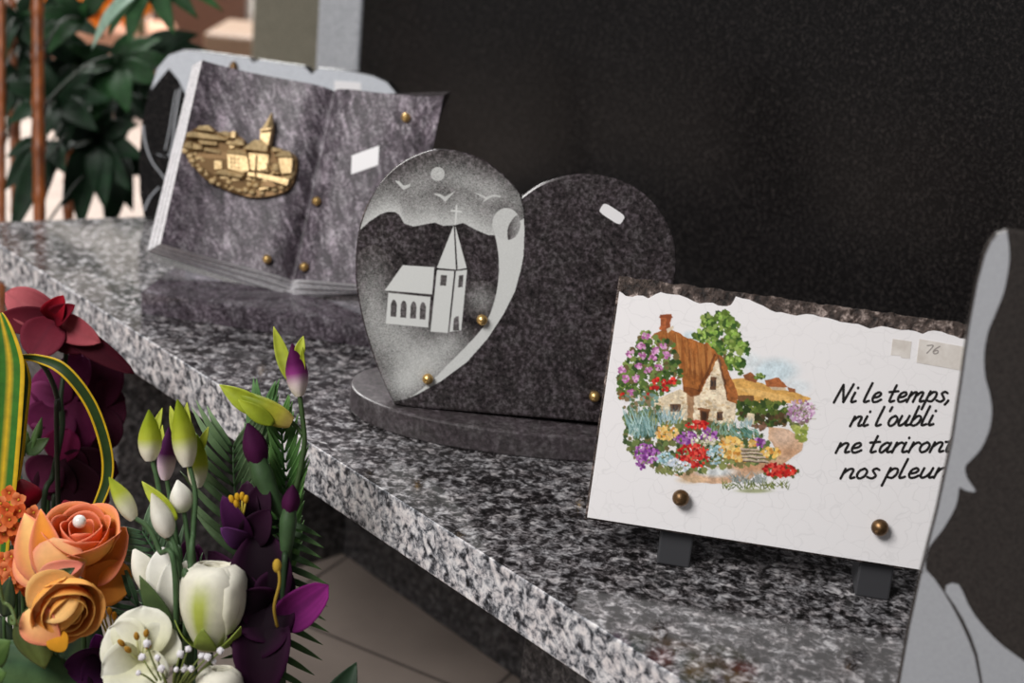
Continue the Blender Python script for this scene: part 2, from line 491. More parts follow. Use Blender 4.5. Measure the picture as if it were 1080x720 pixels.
# chipped slate back: rough upper rim
m = MB(); NU = 90
rows_f = []
topv = []
for i in range(NU + 1):
    u = u0 - 0.001 + (PW + 0.002) * i / NU
    topv.append((u, v0 + PH + 0.0004 * math.sin(i * 0.9) + rnd.uniform(-.0006, .0006)))
outline = [(u0 - 0.001, v0 - 0.001), (u0 + PW + 0.001, v0 - 0.001)] + topv[::-1]
slab_from(outline, fr, -0.0125, -0.0015, m)
m.build('slate_back', SLATE, cot)
m = MB(); gr = []
for j in range(9):
    t = j / 8; row = []
    for i in range(NU + 1):
        u, vt = topv[i]
        vv = (vt - 0.0295) + 0.0295 * t
        row.append(fr.at(u, vv, -0.0015 + (rnd.uniform(-.0006, .0018) if 0 < j < 8 else 0.0) + 0.0006 * math.sin(t * 3.1)))
    gr.append(row)
m.grid(gr); m.build('chipped_rim', SLATE, cot)
# white glazed face with the torn upper outline
jag = [(650, 307), (657, 309), (663, 313), (672, 311), (684, 314), (697, 308), (708, 310), (725, 314), (738, 320), (752, 319), (762, 323), (771, 321), (776, 313),
       (790, 316), (805, 323), (818, 329), (830, 330), (840, 333), (850, 331), (865, 334), (880, 337), (893, 340), (905, 341), (917, 346), (930, 344), (943, 347), (958, 348), (973, 352), (985, 348), (1000, 353), (1012, 357), (1023, 358)]
top_l = []
for i, (x, y) in enumerate(jag):
    u, v = cp(x, y)
    top_l.append((u, v + rnd.uniform(-.0004, .0004)))
    if i < len(jag) - 1:
        u2, v2 = cp(*jag[i + 1])
        top_l.append(((u + u2) / 2, (v + v2) / 2 + rnd.uniform(-.0008, .0008)))
ur = u0 + PW - 0.0015
top_l = [p for p in top_l if u0 + 0.001 < p[0] < ur] + [(ur, top_l[-1][1] - 0.001)]
outline = [(u0 + 0.001, v0 + 0.001), (ur, v0 + 0.001)] + top_l[::-1] + [(u0 + 0.001, top_l[0][1])]
slab_from(outline, fr, -0.0015, 0.0025).build('ceramic_face', CERAMIC, cot, bevel=0.0007)
for x0, x1, yt, yb, zb in ((692, 727, 560, 595, 0), (901, 937, 588, 629, 0)):
    ul, _ = fr.hit(x0 + 3, yt); urr, _ = fr.hit(x1 + 1, yt)
    m = MB()
    pf = [fr.at(ul, v0 + 0.012, -0.014), fr.at(urr, v0 + 0.012, -0.014)]
    A = on_z(x0, yb - 1); B = on_z(x1, yb + 3)
    B = A + fr.u * (B - A).dot(fr.u)
    back = V((-fr.u.y, fr.u.x, 0))
    t0 = A + V((0, 0, 0.029)) + back * 0.006; t1 = B + V((0, 0, 0.029)) + back * 0.006
    m.prism([A, B, t1, t0], [A + back * 0.04, B + back * 0.04, t1 + back * 0.028, t0 + back * 0.028])
    m.build('foot', BLACK, cot, bevel=0.0015)
for x, y in ((718, 524), (927, 555)):
    stud(cot, fr.px(x, y, 0.0025), fr.n, 0.0068, OLD_BRASS)
lab = [cp(x, y) for x, y in ((969, 357), (1019, 366), (1016, 391), (966, 382))]
price = slab_from(lab, fr, 0.0025, 0.0028).build('price_label', OLD_LABEL, cot)
lab = [cp(x, y) for x, y in ((941, 357), (961, 360), (959, 378), (950, 377), (949, 375), (939, 374))]
slab_from(lab, fr, 0.0025, 0.0027).build('label_residue', OLD_LABEL, cot)

# ---- verse lettering, brush strokes laid on the glaze
GL = {
 'n': (0.86, [[(.06, 1), (.0, 0)], [(.02, .5), (.28, .93), (.48, .98), (.57, .8), (.53, .25), (.6, .03), (.8, .12)]]),
 'i': (0.46, [[(.06, 1), (.02, .3), (.1, .02), (.34, .14)], [(.13, 1.5), (.13, 1.44)]]),
 'l': (0.50, [[(.1, 1.95), (.02, .35), (.1, .02), (.36, .14)]]),
 'e': (0.74, [[(.08, .46), (.38, .55), (.5, .8), (.36, 1.0), (.13, .85), (.05, .42), (.18, .05), (.42, .05), (.66, .26)]]),
 't': (0.58, [[(.16, 1.7), (.1, .35), (.18, .02), (.42, .14)], [(-.14, 1.02), (.44, 1.1)]]),
 'm': (1.22, [[(.06, 1), (.0, 0)], [(.02, .5), (.24, .93), (.4, .97), (.45, .75), (.42, 0)], [(.43, .5), (.66, .93), (.82, .97), (.88, .78), (.84, .22), (.92, .02), (1.12, .12)]]),
 'p': (0.80, [[(.1, 1.06), (.0, -.75)], [(.06, .55), (.3, .97), (.55, .9), (.6, .45), (.42, .04), (.08, .16)]]),
 's': (0.62, [[(.5, .86), (.3, 1), (.14, .82), (.3, .52), (.44, .24), (.26, .0), (-.04, .14)]]),
 'o': (0.74, [[(.34, 1), (.1, .78), (.05, .32), (.24, .0), (.5, .2), (.56, .7), (.36, 1), (.28, .95)]]),
 'u': (0.86, [[(.06, 1), (.02, .32), (.14, .02), (.38, .18), (.55, .6)], [(.58, 1), (.53, .3), (.6, .02), (.8, .12)]]),
 'b': (0.76, [[(.1, 1.95), (.02, .1)], [(.04, .5), (.3, .97), (.56, .82), (.54, .28), (.3, .0), (.04, .12)]]),
 'r': (0.56, [[(.06, 1), (.0, 0)], [(.02, .45), (.18, .86), (.36, 1.0), (.48, .9)]]),
 'a': (0.88, [[(.54, .86), (.32, 1), (.08, .66), (.08, .16), (.26, .02), (.5, .5)], [(.58, 1), (.52, .3), (.6, .03), (.82, .14)]]),
 'N': (1.12, [[(.0, 0), (.16, 1.8)], [(.16, 1.8), (.64, .03)], [(.64, .03), (.84, 1.85)]]),
 ',': (0.3, [[(.14, .12), (.12, -.02), (.02, -.3)]]),
 "'": (0.3, [[(.16, 1.9), (.12, 1.5)]]),
 '.': (0.3, [[(.06, .06), (.07, .03)]]),
 '7': (0.6, [[(.0, 1.3), (.5, 1.35), (.15, 0)]]), '6': (0.6, [[(.45, 1.3), (.1, .7), (.05, .2), (.25, 0), (.45, .25), (.35, .6), (.08, .4)]]),
 ' ': (0.42, []),
}


def pen(m, pts, r, w):
    """one brush stroke: a ribbon of even width with round ends; pts are (u, v) of the face"""
    n = len(pts); Lp = []; Rp = []
    for i in range(n):
        a = pts[max(i - 1, 0)]; b = pts[min(i + 1, n - 1)]
        dx, dy = b[0] - a[0], b[1] - a[1]; q = math.hypot(dx, dy) or 1
        Lp.append((pts[i][0] - dy / q * r, pts[i][1] + dx / q * r)); Rp.append((pts[i][0] + dy / q * r, pts[i][1] - dx / q * r))
    m.grid([[fr.at(*a, w) for a in Lp], [fr.at(*a, w) for a in Rp]])
    for e_ in (pts[0], pts[-1]):
        m.add([fr.at(e_[0] + r * math.cos(t), e_[1] + r * math.sin(t), w + 0.00002) for t in [2 * math.pi * i_ / 12 for i_ in range(12)]], [tuple(range(12))])


def write(text, xa, ya, xb, yb, xh, m, thick=0.128, slant=0.42, w=0.00275):
    A = cp(xa, ya); B = cp(xb, yb)
    ex = V((B[0] - A[0], B[1] - A[1])); Ltot = ex.length; ex.normalize(); ey = V((-ex.y, ex.x))
    h = xh / FOC * 1.13
    adv = sum(GL[c_][0] for c_ in text[:-1]) + 0.6
    sx = Ltot / (adv * h)
    x = 0.0
    for c_ in text:
        a, strokes = GL[c_]
        for s_ in strokes:
            q = spline(s_, 6) if len(s_) > 2 else [V((p[0], p[1], 0)) for p in s_]
            pts = []
            for p in q:
                X = ((x + p.x) * sx + p.y * slant) * h; Y = p.y * h
                pts.append((A[0] + ex.x * X + ey.x * Y, A[1] + ex.y * X + ey.y * Y))
            pen(m, pts, (thick if c_ not in '.' else thick * 1.3) * h, w)
        x += a


m = MB()
write('Ni le temps,', 879, 424, 1006, 423, 10.2, m)
write("ni l'oubli", 896, 449, 987, 448, 10.2, m)
write('ne tariront', 881, 477, 1005, 476, 10.2, m)
write('nos pleurs.', 886, 504, 1016, 503, 10.2, m)
o = m.build('verse', INK, cot, weld=False); o['label'] = 'black handwritten verse'
m = MB(); write('76', 975, 372, 990, 373, 6, m, 0.1, 0.2, 0.00295); m.build('price_digits', PENCIL, price, weld=False)

# ---- the painted cottage
W7, H7 = 785, 720
YY, XX = np.mgrid[0:H7, 0:W7].astype(float)
IMG = np.ones((H7, W7, 3)) * np.array([241, 238, 239]); ALP = np.zeros((H7, W7))
rg = np.random.default_rng(7)


def smooth_noise(sc, seed):
    r = np.random.default_rng(seed); gy, gx = int(H7 / sc) + 3, int(W7 / sc) + 3
    G = r.random((gy, gx)); fy, fx = YY / sc, XX / sc; iy, ix = fy.astype(int), fx.astype(int); ty, tx = fy - iy, fx - ix
    ty = ty * ty * (3 - 2 * ty); tx = tx * tx * (3 - 2 * tx)
    return (G[iy, ix] * (1 - ty) * (1 - tx) + G[iy + 1, ix] * ty * (1 - tx) + G[iy, ix + 1] * (1 - ty) * tx + G[iy + 1, ix + 1] * ty * tx)


N1, N2, N3 = smooth_noise(9, 1), smooth_noise(22, 2), smooth_noise(4, 3)


def lay(mask, col, op=1.0, var=0.0, alpha=1.0):
    a = mask.astype(float) * op
    c_ = np.array(col, float)[None, None] * (1 + var * ((N1 + N3 + N2) / 1.5 - 1.0)[..., None] * 2)
    IMG[:] = IMG * (1 - a[..., None]) + np.clip(c_, 0, 255) * a[..., None]
    np.maximum(ALP, a * alpha, out=ALP)


def poly(pts, col, op=1.0, var=0.12): lay(inside(pts, XX + (N1 - .5) * 5, YY + (N2 - .5) * 5), col, op, var)


def soft(cx, cy, rx, ry, col, op, alpha=1.0):
    lay(np.clip(1.15 - ((XX - cx) / rx) ** 2 - ((YY - cy) / ry) ** 2, 0, 1), col, op, 0.1, alpha)


def dabs(region, cols, n, r0, r1, squash=1.0, op=1.0):
    xs_ = [p[0] for p in region]; ys_ = [p[1] for p in region]
    cnt = 0
    while cnt < n:
        x = rg.uniform(min(xs_), max(xs_)); y = rg.uniform(min(ys_), max(ys_))
        if not inside(region, np.array([x]), np.array([y]))[0]: continue
        cnt += 1
        r = rg.uniform(r0, r1); c_ = np.array(cols[rg.integers(len(cols))]) * rg.uniform(.86, 1.12)
        x0, x1, y0, y1 = int(max(0, x - r - 2)), int(min(W7, x + r + 3)), int(max(0, y - r - 2)), int(min(H7, y + r + 3))
        if x1 <= x0 or y1 <= y0: continue
        dd = np.hypot(XX[y0:y1, x0:x1] - x, (YY[y0:y1, x0:x1] - y) / squash) + (N3[y0:y1, x0:x1] - .5) * r * 0.6
        a = np.clip(r - dd, 0, 1) * op
        IMG[y0:y1, x0:x1] = IMG[y0:y1, x0:x1] * (1 - a[..., None]) + np.clip(c_, 0, 255) * a[..., None]
        ALP[y0:y1, x0:x1] = np.maximum(ALP[y0:y1, x0:x1], a)


def disc(cx, cy, rx, ry): return [(cx + rx * math.cos(t), cy + ry * math.sin(t)) for t in np.linspace(0, 6.28, 16)[:-1]]


def strokes_(n, x0, x1, y0, y1, ln, ang, cols, wd=2.2, spread=0.4):
    for _ in range(n):
        x = rg.uniform(x0, x1); y = rg.uniform(y0, y1); a = ang + rg.uniform(-spread, spread); l_ = ln * rg.uniform(.6, 1.1)
        ex_, ey_ = x + math.cos(a) * l_, y - math.sin(a) * l_
        px_, py_ = math.sin(a) * wd, math.cos(a) * wd
        q = [(x - px_, y - py_), (x + px_, y + py_), (ex_, ey_)]
        bx0, bx1 = int(max(0, min(p[0] for p in q) - 2)), int(min(W7, max(p[0] for p in q) + 2)); by0, by1 = int(max(0, min(p[1] for p in q) - 2)), int(min(H7, max(p[1] for p in q) + 2))
        if bx1 <= bx0 or by1 <= by0: continue
        mk = inside(q, XX[by0:by1, bx0:bx1], YY[by0:by1, bx0:bx1]); c_ = np.array(cols[rg.integers(len(cols))]) * rg.uniform(.85, 1.1)
        IMG[by0:by1, bx0:bx1][mk] = np.clip(c_, 0, 255); ALP[by0:by1, bx0:bx1][mk] = 1


soft(610, 265, 105, 58, (196, 217, 226), .75); soft(520, 230, 60, 40, (214, 226, 230), .6); soft(320, 150, 40, 30, (205, 222, 230), .8); soft(690, 320, 60, 35, (214, 226, 232), .6)
GREENS = [(86, 112, 48), (112, 138, 60), (62, 88, 40), (142, 160, 84), (96, 120, 48)]
poly([(425, 150), (436, 150), (452, 280), (440, 290)], (110, 90, 60))
for cx, cy, r in ((432, 80, 26), (385, 95, 26), (365, 145, 34), (410, 130, 30), (460, 110, 28), (470, 150, 30), (500, 185, 26), (440, 185, 34), (462, 235, 26), (488, 235, 18), (400, 175, 25)):
    dabs(disc(cx, cy, r, r * .85), GREENS, 26, 7, 13)
    dabs(disc(cx + 5, cy + 10, r * .8, r * .6), [(58, 92, 40), (76, 108, 50)], 6, 5, 9)
    dabs(disc(cx - 4, cy - 8, r * .7, r * .5), [(160, 188, 98), (136, 172, 74)], 8, 4, 8)
poly([(462, 292), (520, 288), (600, 318), (690, 340), (738, 362), (700, 378), (600, 378), (545, 372), (480, 350)], (216, 166, 92), 1, .12)
poly([(470, 320), (560, 330), (700, 362), (640, 372), (540, 350)], (230, 186, 116), .7)
poly([(480, 350), (540, 350), (542, 378), (490, 378)], (120, 84, 52))
poly([(578, 296), (625, 288), (655, 318), (640, 324), (585, 318)], (176, 104, 62)); poly([(590, 318), (650, 322), (650, 332), (600, 328)], (214, 190, 160))
poly([(500, 278), (530, 270), (556, 288), (548, 304), (510, 296)], (150, 92, 58)); poly([(655, 318), (680, 326), (682, 338), (660, 336)], (160, 100, 64))
dabs(disc(560, 284, 18, 9), GREENS, 14, 4, 7); dabs(disc(490, 268, 14, 9), GREENS, 10, 4, 7)
HEDGE = [(70, 92, 40), (90, 110, 48), (52, 70, 34), (112, 124, 58)]
dabs([(480, 375), (560, 368), (660, 375), (668, 440), (600, 452), (540, 440), (480, 425)], HEDGE, 150, 7, 13)
dabs([(490, 410), (660, 415), (640, 455), (540, 450)], [(76, 62, 40), (96, 74, 48), (60, 60, 36)], 40, 6, 10)
# ground and path
poly([(590, 460), (660, 465), (712, 505), (705, 540), (650, 580), (600, 600), (520, 640), (430, 655), (330, 650), (260, 622), (430, 590), (540, 575), (630, 552), (590, 500)], (206, 168, 138), 1, .14)
soft(640, 490, 50, 35, (222, 192, 170), .7); soft(410, 612, 80, 22, (216, 226, 232), .85); soft(540, 590, 90, 22, (190, 140, 104), .7); soft(320, 640, 60, 18, (206, 176, 140), .7)
soft(660, 545, 40, 16, (196, 150, 116), .6)
# house
poly([(190, 368), (285, 325), (335, 350), (328, 445), (190, 440)], (226, 208, 178), 1, .14)
poly([(412, 216), (432, 270), (446, 362), (478, 378), (472, 455), (330, 455), (330, 345), (352, 345), (388, 280)], (232, 214, 186), 1, .14)
dabs([(340, 350), (470, 380), (465, 445), (335, 445)], [(206, 176, 134), (240, 226, 200), (190, 160, 122), (222, 196, 156)], 60, 4, 9, .6, .7)
dabs([(200, 370), (320, 350), (320, 435), (200, 430)], [(206, 176, 134), (240, 226, 200), (190, 160, 122)], 40, 4, 9, .6, .7)
dabs([(395, 250), (425, 255), (440, 350), (360, 350)], [(210, 182, 142), (240, 226, 200)], 25, 4, 8, .6, .7)
poly([(308, 345), (334, 350), (330, 450), (312, 440)], (150, 106, 72), .75)
TH = [(182, 152), (196, 134), (245, 116), (300, 145), (365, 172), (378, 166), (414, 204), (418, 214), (392, 268), (352, 346), (322, 350), (296, 334), (288, 270), (262, 210), (250, 165)]
poly(TH, (164, 100, 50), 1, .14)
for t in range(70):
    x = 215 + rg.uniform(0, 190); y = 125 + rg.uniform(0, 60) + max(0, (x - 260)) * .25
    q = [(x, y), (x + 3, y), (x + 3 + rg.uniform(-5, 22), y + rg.uniform(60, 150)), (x + rg.uniform(-5, 20), y + rg.uniform(60, 140))]
    mk = inside(q, XX, YY) & inside(TH, XX, YY)
    lay(mk, [(190, 128, 70), (132, 76, 36), (204, 142, 84), (112, 62, 30)][t % 4], .45)
poly([(296, 318), (352, 330), (350, 350), (322, 354), (296, 336)], (112, 64, 34), .75)
poly([(410, 208), (384, 276), (350, 340), (344, 330), (376, 268), (402, 206)], (96, 54, 30), .75)
poly([(412, 204), (430, 214), (452, 262), (486, 348), (482, 378), (446, 366), (436, 290), (420, 226)], (158, 96, 52), 1, .16)
poly([(412, 210), (420, 222), (440, 290), (450, 366), (446, 366), (432, 292), (414, 226)], (92, 54, 32), .8)
poly([(218, 72), (256, 72), (250, 130), (214, 124)], (176, 98, 58), 1, .2); poly([(214, 70), (258, 70), (258, 82), (214, 80)], (140, 74, 44)); poly([(238, 82), (252, 82), (248, 128), (236, 126)], (126, 66, 40), .6)
poly([(236, 120), (262, 108), (264, 118), (242, 134)], (214, 196, 170))
for q in ([(391, 286), (410, 286), (408, 328), (388, 328)], [(412, 404), (434, 404), (432, 436), (410, 436)], [(250, 378), (286, 378), (284, 406), (250, 404)]):
    poly(q, (104, 74, 54)); cx = sum(p[0] for p in q) / 4; cy = sum(p[1] for p in q) / 4
    poly([(cx - 7, cy - 10), (cx - 1, cy - 10), (cx - 1, cy + 9), (cx - 7, cy + 9)], (62, 52, 50)); poly([(cx + 2, cy - 10), (cx + 8, cy - 10), (cx + 8, cy + 9), (cx + 2, cy + 9)], (80, 66, 60))
poly([(354, 390), (386, 396), (380, 456), (354, 456)], (110, 70, 46)); poly([(360, 402), (376, 406), (374, 454), (360, 454)], (70, 46, 34)); poly([(346, 392), (390, 394), (390, 402), (346, 400)], (140, 92, 60))
poly([(520, 410), (542, 412), (540, 455), (500, 455)], (226, 208, 178))
# climbing roses
CL = [(168, 116), (205, 150), (262, 165), (284, 250), (290, 300), (250, 330), (205, 350), (150, 350), (72, 362), (72, 285), (104, 215), (140, 160)]
dabs(CL, [(70, 96, 44), (92, 118, 56), (52, 76, 36), (122, 140, 74), (110, 96, 60)], 420, 6, 12)
dabs([(60, 280), (110, 240), (120, 330), (80, 360)], GREENS, 30, 4, 8)
PINK = [(202, 134, 186), (186, 112, 168), (218, 160, 204), (168, 92, 148), (226, 178, 212)]
for cx, cy in ((112, 205), (150, 180), (155, 210), (140, 250), (175, 262), (210, 252), (98, 292), (135, 290), (118, 340), (200, 195), (235, 210), (85, 262), (190, 220), (165, 145), (225, 180)):
    dabs(disc(cx, cy, 13, 11), PINK, 15, 3, 7)
for cx, cy in ((88, 354), (168, 352), (235, 328), (196, 322), (230, 305), (260, 300), (172, 372), (200, 298)):
    dabs(disc(cx, cy, 13, 10), [(204, 40, 38), (226, 66, 52), (172, 26, 30)], 13, 3, 7)
dabs([(85, 345), (200, 335), (215, 400), (205, 440), (95, 440)], [(84, 104, 60), (110, 128, 84), (120, 150, 140), (150, 130, 96)], 110, 5, 10)
# garden
dabs([(95, 400), (200, 415), (330, 440), (470, 455), (560, 480), (630, 560), (500, 590), (420, 600), (300, 620), (200, 610), (120, 560), (90, 500)], [(84, 104, 60), (108, 124, 72), (66, 84, 50), (134, 140, 84), (120, 110, 70)], 620, 7, 13)
strokes_(90, 105, 200, 440, 500, 80, 1.6, [(120, 156, 156), (150, 182, 178), (92, 128, 124), (176, 204, 200)], 2.6, .55)
strokes_(60, 210, 290, 420, 450, 46, 1.5, [(150, 178, 182), (178, 200, 204), (110, 140, 140)], 2.2, .6)
strokes_(50, 390, 480, 450, 490, 36, 1.6, [(130, 164, 150), (104, 140, 122), (160, 186, 170)], 2.2, .8)
strokes_(45, 470, 560, 470, 500, 34, 2.4, [(110, 156, 146), (84, 128, 116), (140, 176, 160)], 3, .6)
strokes_(30, 495, 530, 445, 460, 32, 1.6, [(176, 196, 200), (140, 166, 164)], 2, .5)
def bloom(cx, cy, rx, ry, cols, n, r0=4, r1=7): dabs(disc(cx, cy, rx, ry), cols, n, r0, r1)
YEL = [(236, 186, 96), (244, 208, 128), (216, 150, 70), (240, 200, 140)]; PUR = [(146, 74, 158), (172, 104, 180), (118, 54, 130), (196, 140, 200)]; RED = [(198, 36, 36), (222, 56, 46), (160, 24, 28), (228, 84, 70)]; WHI = [(236, 236, 238), (214, 222, 232), (196, 206, 222)]; BLU = [(176, 206, 214), (206, 224, 230), (146, 182, 192)]
bloom(240, 478, 38, 26, YEL, 70); bloom(305, 496, 40, 22, PUR, 70); bloom(385, 484, 30, 28, PUR, 45); bloom(345, 450, 40, 14, RED, 40)
bloom(365, 508, 42, 24, [(222, 214, 190), (196, 190, 160), (236, 230, 210)], 50, 3, 6); bloom(330, 556, 58, 42, RED, 150); bloom(460, 528, 42, 36, YEL, 90, 5, 9); bloom(492, 560, 22, 20, YEL, 30, 5, 8)
bloom(405, 552, 30, 36, BLU, 60, 3, 6); bloom(230, 568, 30, 24, BLU, 45, 4, 7); bloom(282, 590, 40, 24, WHI, 60, 4, 7); bloom(170, 548, 44, 34, PUR, 80); bloom(150, 590, 16, 14, PUR, 12)
strokes_(60, 490, 580, 520, 560, 3, 0, YEL, 3); bloom(600, 545, 34, 16, YEL, 40, 5, 8); bloom(560, 512, 22, 14, PUR, 22); bloom(535, 515, 16, 10, YEL, 20)
for i in range(4):
    y = 528 + i * 13; x = 494 + i * 2
    poly([(x, y), (x + 66 + i * 8, y + 6), (x + 68 + i * 8, y + 12), (x, y + 8)], (196, 178, 158)); poly([(x, y + 8), (x + 68 + i * 8, y + 12), (x + 66 + i * 8, y + 15), (x, y + 12)], (96, 78, 64))
dabs(disc(688, 420, 42, 34), [(120, 124, 78), (96, 104, 60), (140, 120, 110)], 60, 5, 9)
dabs(disc(700, 402, 50, 40), [(206, 168, 200), (186, 140, 180), (226, 200, 222), (160, 110, 150)], 110, 3, 7); strokes_(40, 670, 740, 380, 430, 26, 1.0, [(206, 168, 200), (150, 150, 110)], 1.5, 1.2)
dabs([(672, 455), (722, 455), (716, 510), (690, 500)], [(150, 162, 78), (120, 136, 60), (176, 182, 100)], 50, 5, 9)
bloom(560, 455, 26, 12, [(150, 110, 90), (120, 90, 70)], 20)
strokes_(90, 460, 580, 630, 655, 30, 1.57, [(150, 158, 158), (176, 182, 180), (120, 130, 122)], 2.2, 1.0)
bloom(632, 612, 60, 24, [(110, 112, 60), (84, 92, 50)], 60, 5, 9); bloom(630, 606, 58, 22, RED, 90, 4, 8)
strokes_(80, 430, 660, 655, 675, 26, 1.57, [(110, 122, 60), (140, 146, 84), (84, 98, 48)], 2.4, 1.2); soft(540, 678, 80, 10, (140, 146, 96), .7)
strokes_(40, 200, 290, 600, 625, 20, 1.57, [(120, 128, 76), (150, 150, 100)], 2.2, 1.1)
# downsample to the mesh
st = 2
im = IMG[:H7 // st * st, :W7 // st * st].reshape(H7 // st, st, W7 // st, st, 3).mean((1, 3)); al = ALP[:H7 // st * st, :W7 // st * st].reshape(H7 // st, st, W7 // st, st).mean((1, 3))
base_c = np.array([241, 238, 239.])
im = base_c * (1 - np.clip(al * 1.5, 0, 1))[..., None] + im * np.clip(al * 1.5, 0, 1)[..., None]
s_ = im / 255.0; ln_ = np.where(s_ <= 0.04045, s_ / 12.92, ((s_ + 0.055) / 1.055) ** 2.4)
rgba = np.concatenate([ln_, np.ones(ln_.shape[:2] + (1,))], -1)
xs = 630 + (np.arange(W7 // st) * st + .5 * st) / 3.27; ys = 310 + (np.arange(H7 // st) * st + .5 * st) / 3.27
o = face_raster('cottage_picture', PRINT, cot, fr, 0.0026, xs, ys, rgba, al > 0.06)
o['label'] = 'painted thatched cottage and garden'

# ------------------------------------------------------------------ heart plaque
hf = Frame((-0.1019, 1.2327, 0.026), -1, 15)
heart = thing('heart_plaque', 'dark granite heart plaque engraved with a church, on an oval foot', 'plaque', (0.0, 1.24, 0))
HO = [(415, 426), (405, 405), (395, 380), (384, 345), (377, 312), (374.5, 285), (376, 256), (380, 235), (387, 216), (397, 198), (410, 182), (425, 170), (441, 162), (460, 157), (478, 158), (497, 163), (515, 171.5), (530, 183), (542, 195), (551, 206)]
HO2 = [(551, 206), (565, 196), (580, 189.5), (600, 184.5), (620, 183), (645, 187), (668, 196), (688, 212), (702, 231), (710, 250), (713, 268), (712, 292), (706, 322), (694, 358), (680, 395), (667, 425), (657, 448)]
BT = [(657, 448), (600, 443), (540, 438), (480, 433), (440, 430), (415, 426)]
hol = [(p.x, p.y) for p in spline(HO, 4)[:-1]] + [(p.x, p.y) for p in spline(HO2, 4)[:-1]] + [(p.x, p.y) for p in spline(BT, 3)[:-1]]
outl = [hf.hit(x, y) for x, y in hol]
slab_from(outl, hf, -0.03, 0.0).build('heart_slab', HEART_STONE, heart, bevel=0.0022, seg=2)
# oval foot
A = on_z(375, 425, 0.013); cx_ = (A + on_z(660, 470, 0.0))
m = MB()
oc = V((0.016, 1.285, 0)); ou = hf.u; oh = V((-ou.y, ou.x, 0))
ring = [oc + ou * (0.168 * math.copysign(abs(math.cos(t)) ** 0.92, math.cos(t))) + oh * (0.083 * math.copysign(abs(math.sin(t)) ** 0.92, math.sin(t))) for t in [2 * math.pi * i / 72 for i in range(72)]]
m.prism([p + V((0, 0, 0.0245)) for p in ring], ring)
m.build('oval_foot', OVAL_STONE, heart, bevel=0.002)
for x, y in ((508.5, 337), (451.5, 399), (627, 417.5)):
    stud(heart, hf.px(x, y, 0.0), hf.n, 0.0052)
m = MB(); ll = []
cx, cy, a = 645.5, 225.5, math.radians(33)
for i in range(24):
    t = 2 * math.pi * i / 24
    ex_, ey_ = 13.5 * math.copysign(abs(math.cos(t)) ** .45, math.cos(t)), 6 * math.copysign(abs(math.sin(t)) ** .45, math.sin(t))
    ll.append(hf.hit(cx + ex_ * math.cos(a) - ey_ * math.sin(a), cy + ex_ * math.sin(a) + ey_ * math.cos(a)))
slab_from(ll, hf, 0.0, 0.0004).build('price_label', LABEL, heart)

# sandblasted scene
def cA(pts): return [(370 + x / 5.145, 150 + y / 5.145) for x, y in pts]
def cB(pts): return [(370 + x / 4.235, 260 + y / 4.235) for x, y in pts]
SS = 4; x0, x1, y0, y1 = 372, 558, 154, 428
exs = np.arange(x0, x1, 1 / SS); eys = np.arange(y0, y1, 1 / SS)
EX, EY = np.meshgrid(exs, eys)
ET = np.zeros(EX.shape)
lobe = [(p.x, p.y) for p in spline(HO, 4)][:-1] + [(554, 221), (555, 243), (554, 270), (551, 285), (545, 307), (533, 331), (516, 357), (493, 383), (464.5, 404), (441, 417), (429, 422.5), (415, 425)]
LM = inside(lobe, EX, EY)
hill = cA([(20, 500), (40, 485), (100, 430), (160, 390), (200, 377), (240, 378), (262, 392), (290, 440), (340, 457), (400, 445), (455, 435), (500, 452), (560, 450), (610, 437), (680, 475), (745, 503), (800, 505), (960, 505)])
hx = np.array([p[0] for p in hill]); hy = np.array([p[1] for p in hill])
HL = np.interp(EX, hx, hy)
d_ = HL - EY
rgn = np.random.default_rng(3)
wob = np.interp(EX, np.linspace(372, 558, 9), [14, 20, 16, 26, 22, 30, 26, 18, 14])
ET = np.where(d_ > 0, 0.78 * np.exp(-(d_ / wob) ** 1.3), 0)
def gs(cx, cy, sx, sy, a): return a * np.exp(-((EX - cx) / sx) ** 2 - ((EY - cy) / sy) ** 2)
sky = gs(490, 192, 22, 12, .32) + gs(517, 203, 20, 15, .5) + gs(440, 196, 20, 16, .34) + gs(470, 182, 26, 14, .22) + gs(420, 215, 22, 12, .25) + gs(545, 215, 12, 14, .3) + gs(410, 200, 14, 8, .15)
ET = np.where(d_ > 0, np.maximum(ET, sky * .85) + 0.2 * np.minimum(ET, sky), ET)
low = gs(448, 383, 34, 24, .68) + gs(415, 352, 26, 26, .42) + gs(393, 322, 16, 36, .34) + gs(426, 405, 18, 16, .5) + gs(507, 316, 13, 12, .25) + gs(475, 362, 18, 14, .3)
ET = np.where(d_ <= 0, np.clip(low, 0, .85), ET)
def paint(pts, val): ET[inside(pts, EX, EY)] = val
paint([(p.x, p.y) for p in spline(cA([(780, 490), (800, 600), (805, 720)]) + cB([(662, 90), (655, 180), (630, 280), (590, 360), (520, 440), (430, 530), (350, 610), (250, 685)]), 5)] +
      [(p.x, p.y) for p in spline([(429, 423.5), (441, 418), (464.5, 405), (493, 384), (516, 358), (533, 332), (545, 308), (553, 280), (556, 262), (556, 243), (554, 230)], 4)], .92)
ell = ((EX - 534) / 14.8) ** 2 + ((EY - 236.3) / 17.0) ** 2 < 1
arc = np.hypot((EX - 556) / 21, (EY - 246.5) / 23)
ET[ell] = np.where(arc > 1, .85, np.clip(.02 + (EX - 536) / 30, 0, .6))[ell]
ET[((EX - 461.7) ** 2 + (EY - 183.4) ** 2) < 7.3 ** 2] = .72
for q in ([(238, 206), (265, 212), (288, 236), (325, 224), (322, 240), (285, 258), (268, 240)], [(448, 279), (482, 279), (511, 296), (572, 261), (542, 291), (512, 324), (488, 300)], [(668, 274), (700, 279), (735, 297), (770, 283), (816, 289), (812, 299), (775, 293), (742, 310), (712, 330), (730, 306)]):
    paint(cA(q), .8)
